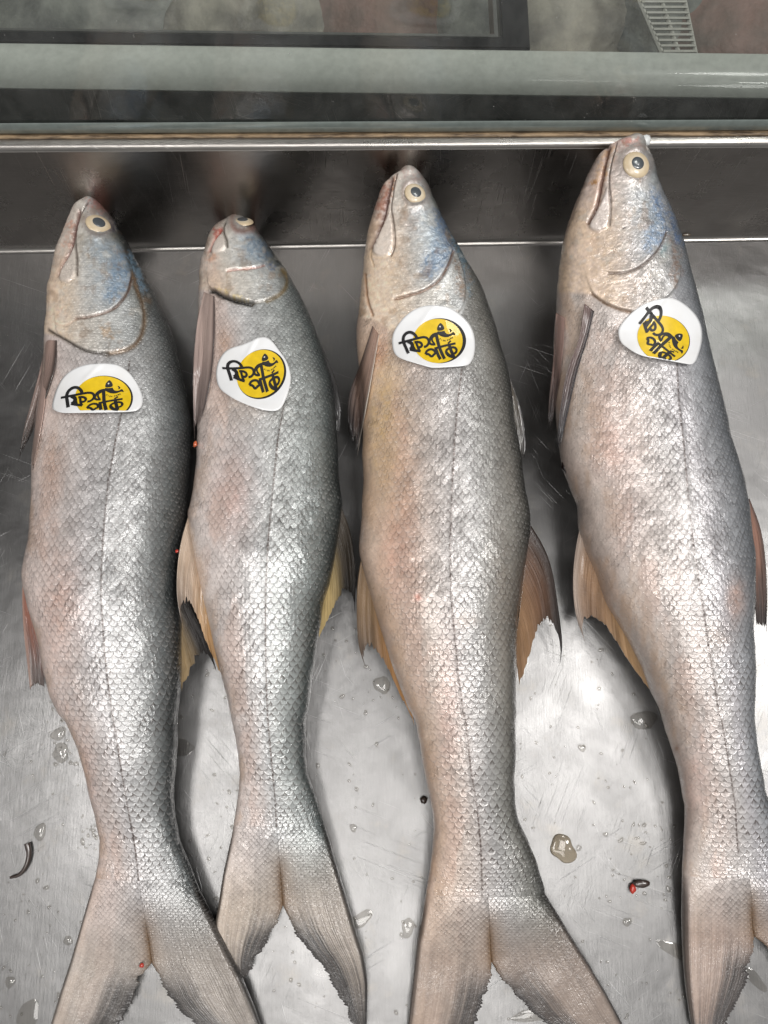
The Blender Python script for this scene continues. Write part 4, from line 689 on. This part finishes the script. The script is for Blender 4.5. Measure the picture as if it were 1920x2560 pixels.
# ------------------------------------------------------------------ stickers
M_paper = N('glossy_white_sticker'); M_paper.set(Base_Color=c4((.74, .75, .76)), Roughness=.32, Coat_Weight=.6, Coat_Roughness=.08)
_o = M_paper.n('ShaderNodeTexCoord').outputs['Object']; M_paper.set(Normal=M_paper.bump(M_paper.noise(_o, 55, 2), .0016, .45), Base_Color=M_paper.mix(M_paper.rng(M_paper.noise(_o, 90, 3), .45, .8, 0, .35), c4((.76, .77, .78)), c4((.66, .64, .60)))); M_paper = M_paper.m
M_yel = simple('yellow_print', (.76, .52, .012), .42, 0, .25); M_ink = simple('black_print', (.010, .010, .011), .55, 0, .0); M_whp = simple('white_print', (.74, .74, .72), .35, 0, .4)
STROKES = [([(405, 952), (365, 860), (325, 770), (315, 700), (345, 635), (400, 600), (460, 602), (515, 640), (545, 692)], 44),
           ([(243, 785), (400, 742), (560, 700), (650, 680), (710, 690), (745, 735), (742, 790), (705, 835), (662, 845)], 36),
           ([(395, 752), (450, 775), (475, 815), (462, 865), (432, 885)], 52), ([(428, 885), (520, 905), (608, 915)], 40), ([(600, 922), (560, 850), (532, 765)], 34),
           ([(505, 770), (560, 758), (615, 775), (635, 815), (612, 848), (575, 850)], 36), ([(470, 800), (500, 860), (520, 900)], 30),
           ([(745, 760), (775, 800), (820, 805), (855, 800)], 34), ([(755, 765), (765, 700), (800, 650), (850, 625), (905, 618)], 34), ([(795, 700), (800, 750), (835, 785)], 26), ([(790, 715), (820, 672), (860, 660)], 22),
           ([(868, 640), (890, 740), (915, 845), (960, 950), (1005, 1042)], 46), ([(838, 872), (1000, 825), (1188, 785)], 34),
           ([(862, 880), (895, 970), (935, 1050)], 44), ([(690, 965), (705, 915), (755, 882), (815, 885), (850, 925), (850, 960), (815, 975)], 34), ([(692, 962), (745, 962), (790, 1012), (825, 975)], 34),
           ([(1085, 825), (1120, 920), (1165, 1025)], 46), ([(1170, 1020), (1080, 1000), (1030, 945), (1032, 900), (1075, 868), (1115, 862)], 34), ([(1030, 930), (1080, 985), (1140, 1010)], 42), ([(1120, 850), (1175, 850), (1208, 890), (1198, 935), (1165, 955)], 34),
           ([(1062, 785), (1110, 742)], 24)]
EMB = [[(938, 443), (912, 468), (890, 500), (880, 540), (885, 575), (930, 578), (975, 568), (1003, 548), (995, 508), (970, 470)],
       [(885, 582), (930, 590), (975, 584), (1003, 572), (1015, 605), (1045, 630), (1085, 632), (1125, 615), (1142, 594), (1168, 607), (1192, 655), (1150, 640), (1120, 655), (1070, 680), (1010, 685), (950, 668), (905, 640), (880, 640)],
       [(1072, 538), (1105, 545), (1130, 578), (1092, 612), (1100, 575)]]
LET = {'F': [[(0, 0), (0, 1)], [(0, 1), (.7, 1)], [(0, .5), (.6, .5)]], 'I': [[(.3, 0), (.3, 1)]], 'S': [[(.7, .9), (.1, 1), (.1, .55), (.65, .45), (.6, 0), (0, .1)]], 'H': [[(0, 0), (0, 1)], [(.7, 0), (.7, 1)], [(0, .5), (.7, .5)]],
       'P': [[(0, 0), (0, 1), (.7, .95), (.7, .5), (0, .5)]], 'A': [[(0, 0), (.35, 1), (.7, 0)], [(.15, .35), (.55, .35)]], 'R': [[(0, 0), (0, 1), (.7, .95), (.7, .5), (0, .5), (.7, 0)]], 'K': [[(0, 0), (0, 1)], [(.7, 1), (0, .5), (.7, 0)]]}
def fit(src, dst, deg):
    s = np.array(src, float) / 1000; d = np.array(dst, float)
    B = lambda q: np.stack([np.ones(len(q)), q[:, 0], q[:, 1]] + ([q[:, 0] ** 2, q[:, 0] * q[:, 1], q[:, 1] ** 2] if deg > 1 else []) + ([q[:, 0] ** 3, q[:, 0] ** 2 * q[:, 1], q[:, 0] * q[:, 1] ** 2, q[:, 1] ** 3] if deg > 2 else []), 1)
    co = np.linalg.lstsq(B(s), d, rcond=None)[0]; return lambda p: B(np.array(p, float).reshape(-1, 2) / 1000) @ co
def sticker(fs, zc_, outline, logo, yel, blk, label, lift, clip=None, fold=False):
    """outline, discs in that sticker's own traced coordinates; zc_ turns them into points over the fish"""
    out = chaikin(outline, 2, True); cen = out.mean(0)
    gx, gy = np.meshgrid(np.linspace(out[:, 0].min(), out[:, 0].max(), 14), np.linspace(out[:, 1].min(), out[:, 1].max(), 14)); src, dst = [], []
    for x, y in zip(gx.ravel(), gy.ravel()):
        p = pt(zc_, x, y); h, n = hit(fs, *p)
        if h is not None: src.append((x, y)); dst.append(tuple(h))
    surf = fit(src, dst, 3); ymin, ymax = out[:, 1].min(), out[:, 1].max()
    def S(p, o):
        p = np.array(p, float).reshape(-1, 2); P = surf(p); v = CAM - P; v /= np.linalg.norm(v, axis=1, keepdims=True)
        t = (p[:, 1] - ymin) / (ymax - ymin); u = (p[:, 0] - cen[0]) / (out[:, 0].max() - cen[0])
        up = .0016 + lift * ss(.45, 1.05, t) + .0006 * np.cos(u * 5 + t * 3) * np.abs(u) + .0009 * ss(.6, 1, np.hypot(u, 2 * t - 1))
        up = up + .0008 * np.exp(-((u * .8 + (t - .15) * .9 + .1) / .05) ** 2) * ss(.5, .1, t)
        return P + v * (up + o)[:, None]
    r = thing('sticker', label, 'sticker', (0, 0, 0), 'round logo stickers on the fish')
    # paper: rings from the centre to the traced rim
    nr, ns = 22, len(out); k = np.linspace(0, 1, nr)
    V = np.vstack([S(cen + (out - cen) * q, np.zeros(ns)) for q in k]); V[:ns] = V[:ns].mean(0)
    o = link('paper', mesh_np('paper', V, grid_faces(nr, ns, True)), M_paper, r); md = o.modifiers.new('t', 'SOLIDIFY'); md.thickness = .00025; md.offset = 0
    inside = (lambda q: np.ones(len(q), bool)) if clip is None else (lambda q: q[:, 1] < np.interp(q[:, 0], [c[0] for c in clip], [c[1] for c in clip]))
    def disc(cx, cy, rx, ry, off, mat, name, tilt=0):
        a = np.linspace(0, 2 * np.pi, 97)[:-1]; e = np.stack([rx * np.cos(a), ry * np.sin(a)], 1); c_, s_ = math.cos(tilt), math.sin(tilt); e = e @ np.array([[c_, s_], [-s_, c_]]) + [cx, cy]
        if clip is not None:
            lim = np.interp(e[:, 0], [c[0] for c in clip], [c[1] for c in clip]); e[:, 1] = np.minimum(e[:, 1], lim)
        c0 = np.array([cx, cy]); V = np.vstack([S(c0 + (e - c0) * q, np.full(96, off)) for q in np.linspace(0, 1, 20)]); V[:96] = V[:96].mean(0)
        return link(name, mesh_np(name, V, grid_faces(20, 96, True)), mat, r)
    disc(*blk[:4], .00022, M_ink, 'black_ring', blk[4] if len(blk) > 4 else 0)
    disc(*yel[:4], .00040, M_yel, 'yellow_disc', yel[4] if len(yel) > 4 else 0)
    # print('residual', np.abs(fit(logo[0], logo[1], 2 if len(logo[0]) >= 9 else 1)(logo[0]) - np.array(logo[1])).max(1))
    T = fit(logo[0], logo[1], 2 if len(logo[0]) >= 9 else 1)
    V, Fq = [], []
    def ribbon(p, wd, off, ch=3):
        p = chaikin(p, ch); s = np.r_[0, np.cumsum(np.hypot(*np.diff(p, axis=0).T))]; n = max(int(s[-1] / 8), 3); q = np.linspace(0, s[-1], n); p = np.stack([np.interp(q, s, p[:, 0]), np.interp(q, s, p[:, 1])], 1)
        d = np.gradient(p, axis=0); d /= np.linalg.norm(d, axis=1, keepdims=True) + 1e-9; nn = np.stack([-d[:, 1], d[:, 0]], 1) * wd * .56
        a, b = T(p + nn), T(p - nn); ok = inside((a + b) / 2); base = sum(len(x) for x in V)
        V.append(np.stack([S(a, np.full(n, off)), S(b, np.full(n, off))], 1).reshape(-1, 3))
        for i in range(n - 1):
            if ok[i] and ok[i + 1]: Fq.append((base + 2 * i, base + 2 * i + 1, base + 2 * i + 3, base + 2 * i + 2))
    for si, (p, wd) in enumerate(STROKES): ribbon(p, wd, .00058 + si * .000008)
    link('lettering', mesh_np('lettering', np.vstack(V), np.array(Fq)), M_ink, r)
    V, Fq = [], []                                         # small curved FISH PARK line
    txt = 'FISH PARK'; 
    for i, ch in enumerate(txt):
        if ch == ' ': continue
        u = (i + .1) / 9; bx = 918 + 240 * u; by = 722 + 34 * math.sin(math.pi * min(u * 1.15, 1)) - 22 * u ** 2; an = math.atan2(34 * math.pi * math.cos(math.pi * u) - 44 * u, 240)
        for st in LET[ch]:
            pp = [(bx + x * 23 * math.cos(an) + y * 22 * math.sin(an), by + x * 23 * math.sin(an) - y * 22 * math.cos(an)) for x, y in st]; ribbon(pp, 6, .0006 + i * .00001, 0)
    if Fq: link('small_lettering', mesh_np('small_lettering', np.vstack(V), np.array(Fq)), M_ink, r)
    bm = bmesh.new()
    for q, poly in enumerate(EMB):
        pp = chaikin(poly, 1, True); w_ = T(pp)
        if not inside(w_).all(): w_ = w_[inside(w_)]
        if len(w_) < 3: continue
        vs = [bm.verts.new(v) for v in S(w_, np.full(len(w_), .00062))]
        for tri in tessellate_polygon([[Vector((a_, b_, 0)) for a_, b_ in w_]]): bm.faces.new([vs[t_] for t_ in tri])
    fo = bm_obj('fish_emblem', bm, M_ink, r)
    a = np.linspace(0, 2 * np.pi, 13)[:-1]; w_ = T(np.stack([930 + 13 * np.cos(a), 508 + 13 * np.sin(a)], 1)); bm = bmesh.new(); bm.faces.new([bm.verts.new(v) for v in S(w_, np.full(12, .0008))]); bm_obj('emblem_eye', bm, M_whp, fo)
    return r
zs1 = crop(120, 880, 6.381); zs2 = crop(520, 820, 6.913); zs3 = crop(960, 740, 6.636); zs4 = crop(1520, 720, 6.381)
ident = [(0, 0), (1000, 0), (0, 1000), (1000, 1000), (500, 500)]
sticker(f1, zs1, [(60, 900), (85, 750), (150, 550), (250, 390), (400, 270), (600, 200), (800, 182), (1000, 185), (1150, 215), (1280, 310), (1400, 460), (1480, 620), (1515, 740), (1505, 850), (1450, 920), (1360, 955), (900, 965), (500, 972), (230, 975), (130, 945)],
        ([(245, 785), (395, 950), (430, 590), (938, 445), (1190, 650), (1185, 785), (905, 840), (605, 920), (665, 845), (690, 960), (545, 690), (1150, 1000)], [(215, 735), (305, 878), (430, 555), (985, 450), (1210, 630), (1180, 755), (885, 795), (545, 858), (630, 795), (612, 885), (560, 640), (1110, 910)]),
        (878, 730, 448, 345), (893, 732, 463, 355), 'white sticker with yellow disc, folded straight across its lower edge, on the leftmost fish', .0026, clip=[(0, 925), (450, 934), (800, 922), (1200, 934), (1600, 934)])
sticker(f2, zs2, [(140, 750), (170, 600), (250, 450), (370, 350), (600, 290), (750, 220), (900, 155), (1000, 150), (1110, 220), (1230, 390), (1330, 520), (1390, 650), (1435, 830), (1420, 1000), (1360, 1200), (1280, 1370), (1200, 1430), (1100, 1440), (930, 1415), (700, 1340), (450, 1230), (240, 1090), (175, 1000), (145, 880)],
        ([(245, 785), (395, 950), (430, 590), (938, 445), (1190, 650), (1185, 785), (935, 1050), (1165, 1025), (1005, 1042), (605, 920), (690, 965), (545, 690), (665, 845), (905, 840)], [(270, 682), (388, 918), (430, 575), (1000, 436), (1195, 600), (1213, 768), (945, 1118), (1205, 1062), (1025, 1108), (625, 918), (700, 970), (610, 675), (708, 848), (965, 860)]),
        (905, 790, 385, 435, .75), (925, 798, 405, 452, .75), 'whole white sticker with yellow disc on the fish with the open black gill slit', .0015)
sticker(f3, zs3, [(135, 780), (140, 650), (200, 520), (320, 360), (480, 230), (680, 155), (900, 155), (1080, 180), (1280, 310), (1430, 480), (1500, 650), (1515, 850), (1490, 1000), (1440, 1110), (1370, 1160), (1100, 1180), (820, 1195), (740, 1180), (500, 1110), (300, 1050), (200, 990), (150, 900)],
        (ident, ident), (893, 745, 412, 366), (925, 742, 437, 374), 'white sticker with yellow disc, creased at the top, on the yellow stained fish', .0022)
sticker(f4, zs4, [(160, 720), (180, 620), (260, 510), (400, 370), (560, 260), (760, 185), (950, 158), (1060, 165), (1230, 260), (1390, 410), (1480, 570), (1505, 720), (1490, 900), (1430, 1100), (1390, 1180), (1330, 1225), (1200, 1200), (800, 1130), (560, 1090), (420, 1030), (300, 950), (200, 870)],
        ([(245, 785), (395, 950), (545, 690), (430, 595), (605, 920), (938, 445), (1190, 650), (1185, 785), (935, 1050), (1005, 1042), (690, 965), (905, 840), (665, 845), (710, 690), (868, 640), (1165, 1025), (1030, 945), (1205, 900)], [(645, 325), (490, 555), (835, 530), (790, 330), (612, 705), (1210, 742), (1155, 1050), (1055, 1090), (672, 1000), (735, 1045), (600, 800), (850, 915), (725, 710), (905, 670), (1020, 780), (860, 1150), (812, 1040), (1005, 1125)]),
        (882, 808, 420, 362, .35), (890, 814, 424, 368, .35), 'white sticker with its logo rotated clockwise, on the rightmost fish', .0026, clip=[(0, 1040), (560, 1072), (800, 1112), (1200, 1180), (1500, 1230)])
# ------------------------------------------------------------------ water drops and small debris
g = N('water'); g.t.nodes.remove(g.b); a_ = g.n('ShaderNodeBsdfTransparent'); b_ = g.n('ShaderNodeBsdfGlossy'); m_ = g.n('ShaderNodeMixShader'); f_ = g.n('ShaderNodeFresnel'); f_.inputs[0].default_value = 1.5
a_.inputs[0].default_value = (.84, .83, .81, 1); b_.inputs['Roughness'].default_value = .06; lw_ = g.n('ShaderNodeLayerWeight'); lw_.inputs[0].default_value = .5; g.put(m_.inputs[0], g.ma('ADD', g.ma('MULTIPLY', g.ma('POWER', lw_.outputs['Facing'], 2.2), .45), .06)); g.put(m_.inputs[1], a_.outputs[0]); g.put(m_.inputs[2], b_.outputs[0]); g.put(g.t.nodes['Material Output'].inputs[0], m_.outputs[0]); M_water = g.m
g = N('murky_water'); g.set(Base_Color=c4(sr(182, 170, 150)), Roughness=.12, IOR=1.33, Transmission_Weight=.65, Coat_Weight=.5); M_murk = g.m
M_debris = simple('dark_debris', sr(58, 46, 40), .35, 0, .8); M_red = simple('red_scrap', (.45, .03, .015), .4, 0, .6); M_ice = simple('ice_crumb', (.68, .70, .70), .25, 0, .8); M_moist = simple('moist_brown_grime', sr(96, 84, 70), .3, 0, .8)
def drop_bm(bm, c, rx, ry, h, rot, seed, seg=18, rings=5):
    rr = []; R_ = random.Random(seed); ph = [R_.uniform(0, 6.28) for _ in range(3)]
    for i in range(rings + 1):
        t = i / rings; a_ = t * math.pi / 2; ring = []
        for k in range(seg):
            a = 2 * math.pi * k / seg; w_ = 1 + .12 * math.sin(2 * a + ph[0]) + .08 * math.sin(3 * a + ph[1]) + .05 * math.sin(5 * a + ph[2])
            x, y = rx * w_ * math.sin(a_) * math.cos(a), ry * w_ * math.sin(a_) * math.sin(a)
            ring.append(bm.verts.new((c[0] + x * math.cos(rot) - y * math.sin(rot), c[1] + x * math.sin(rot) + y * math.cos(rot), c[2] + h * math.cos(a_))))
        rr.append(ring)
    for a, b in zip(rr[:-1], rr[1:]):
        for k in range(seg): bm.faces.new((a[k], b[k], b[(k + 1) % seg], a[(k + 1) % seg]))
    bmesh.ops.remove_doubles(bm, verts=rr[0], dist=1e-7)
def px2m(r): return r / F * .47
drops = [(100, 2080, 15, 18, 'oval water drop above the curled dark thread'), (146, 1835, 18, 16, 'upper of two water drops by the leftmost fish tail stalk'), (152, 1882, 20, 22, 'larger water drop with bubbles below another near the leftmost fish'), (25, 2455, 11, 13, 'round water drop near the left edge beside the leftmost tail'), (170, 2352, 9, 12, 'small brownish drop touching the left lobe of the leftmost tail'),
         (1568, 2305, 10, 10, 'clear round drop below the dark and red scrap'), (1610, 1800, 24, 30, 'large water drop beside the rightmost fish belly'), (1447, 2120, 6, 8, 'tiny drop at the rim of the brown blob'), (955, 1712, 20, 22, 'flat water drop under the anal fin of the yellow stained fish'), (1020, 2320, 14, 22, 'shallow drop left of the yellow stained fish tail'), (883, 2070, 9, 9, 'small drop right of the second fish tail'), (1455, 1870, 9, 9, 'small bubble drop on steel between the two right fish')]
for k, (x, y, rx, ry, lab) in enumerate(drops):
    bm = bmesh.new(); drop_bm(bm, (0, 0, 0), px2m(rx), px2m(ry), px2m(min(rx, ry)) * .34, .3 * k, k); o = bm_obj('water_drop', bm, M_water, None, True); o.location = at(x, y, .0002); tag(o, lab, 'water drop', 'water drops on the tray floor')
bm = bmesh.new(); R_ = random.Random(3)
zones = [(0, 1850, 250, 2560, 60), (430, 1600, 620, 2300, 45), (780, 1350, 1080, 2560, 90), (1290, 1500, 1720, 2560, 120), (680, 2250, 800, 2560, 8), (1240, 2450, 1700, 2560, 20), (0, 700, 90, 1000, 4), (900, 1650, 1010, 1800, 12), (110, 1750, 190, 1920, 16), (205, 2060, 300, 2140, 26), (1500, 2050, 1700, 2260, 30)]
for x0, y0, x1, y1, n in zones:
    for _ in range(n):
        x, y = R_.uniform(x0, x1), R_.uniform(y0, y1); r = R_.choice([1.6, 2, 2.4, 3, 3.4, 5]); p = at(x, y, .0002); drop_bm(bm, p, px2m(r), px2m(r * R_.uniform(.8, 1.8)), px2m(r) * .45, R_.uniform(0, 3), _, 9, 3)
tag(bm_obj('water_spatter', bm, M_water, None, True), 'fine clear water spatter scattered over the steel tray floor', 'water', None, 'stuff')
bm = bmesh.new()
for k, (x, y, rx, ry) in enumerate([(70, 2540, 26, 30), (1780, 2480, 24, 20), (1890, 2450, 12, 30), (1700, 2380, 14, 60), (452, 1870, 18, 34), (900, 2300, 16, 30), (790, 2310, 18, 30), (1460, 2500, 26, 22), (1330, 2540, 40, 14)]): drop_bm(bm, at(x, y, .0003), px2m(rx), px2m(ry), .0003, .4 * k, k, 28, 3)
tag(bm_obj('water_film', bm, M_water, None, True), 'thin wet smears drying on the steel tray floor', 'water', None, 'stuff')
bm = bmesh.new(); drop_bm(bm, (0, 0, 0), px2m(29), px2m(31), .0016, .3, 5, 30, 8); o = bm_obj('brown_blob', bm, M_murk, None, True); o.location = at(1408, 2122, .0003); tag(o, 'murky brown blob of melt water between the two right fish tails', 'melt water')
th_ = thing('curled_thread', 'dark curled thread of waste on the steel left of the leftmost tail', 'debris')
p = chaikin([(68, 2108), (74, 2135), (66, 2165), (50, 2188), (25, 2194)], 2); bm = bmesh.new(); P3 = [at(x, y, .002) for x, y in p]; tube_bm(bm, P3, [.0019 - .0013 * i / len(P3) for i in range(len(P3))], 8); bm_obj('thread', bm, M_debris, th_, True)
def crumb(name, px, py, z, r, mat, label, cat, seed, sq=(1, 1, .6)):
    bm = bmesh.new(); bmesh.ops.create_icosphere(bm, subdivisions=2, radius=1); q = random.Random(seed)
    for v in bm.verts: v.co = Vector((v.co.x * sq[0], v.co.y * sq[1], v.co.z * sq[2])) * r * q.uniform(.75, 1.15)
    o = bm_obj(name, bm, mat, None, True); o.location = at(px, py, z); return tag(o, label, cat)
crumb('ice_crumb', 434, 585, .012, .0028, M_ice, 'white ice crumb on the back wall between the two left heads', 'ice', 1, (1.2, .5, .8))
crumb('ice_crumb', 1612, 350, .094, .0036, M_ice, 'translucent ice crumb on the rim by the rightmost snout', 'ice', 2)
crumb('red_scrap', 1582, 2223, .002, .0022, M_red, 'small red scrap beside the dark chip on the tray floor', 'scrap', 3, (.8, 1.3, .6))
crumb('dark_chip', 1602, 2208, .0015, .0040, M_debris, 'dark chip beside the red scrap between the right tails', 'debris', 4, (1.3, .6, .4))
crumb('red_scrap', 442, 1378, .052, .0010, M_red, 'red speck between the two left fish at mid body', 'scrap', 5)
crumb('red_scrap', 354, 2413, .010, .0014, M_red, 'red speck at the fork of the leftmost tail', 'scrap', 6)
crumb('red_scrap', 488, 1110, .045, .0022, simple('orange_scrap', sr(190, 96, 60), .4, 0, .5), 'orange scrap wedged beside the pectoral fin of the second fish', 'scrap', 7, (.6, 1, .6))
crumb('dark_chip', 1059, 2000, .0015, .0022, M_debris, 'small dark speck against the left edge of the yellow stained fish above its tail', 'debris', 8)
crumb('dark_chip', 1716, 585, .004, .0030, M_moist, 'brown grime lump in the tray corner right of the rightmost head', 'debris', 9, (1.3, .7, .5))
crumb('dark_chip', 1413, 1164, .040, .0036, simple('dark_wound', (.012, .006, .005), .3, 0, .8), 'dark clotted spot on the belly of the rightmost fish', 'debris', 10, (.7, 1.2, .6))
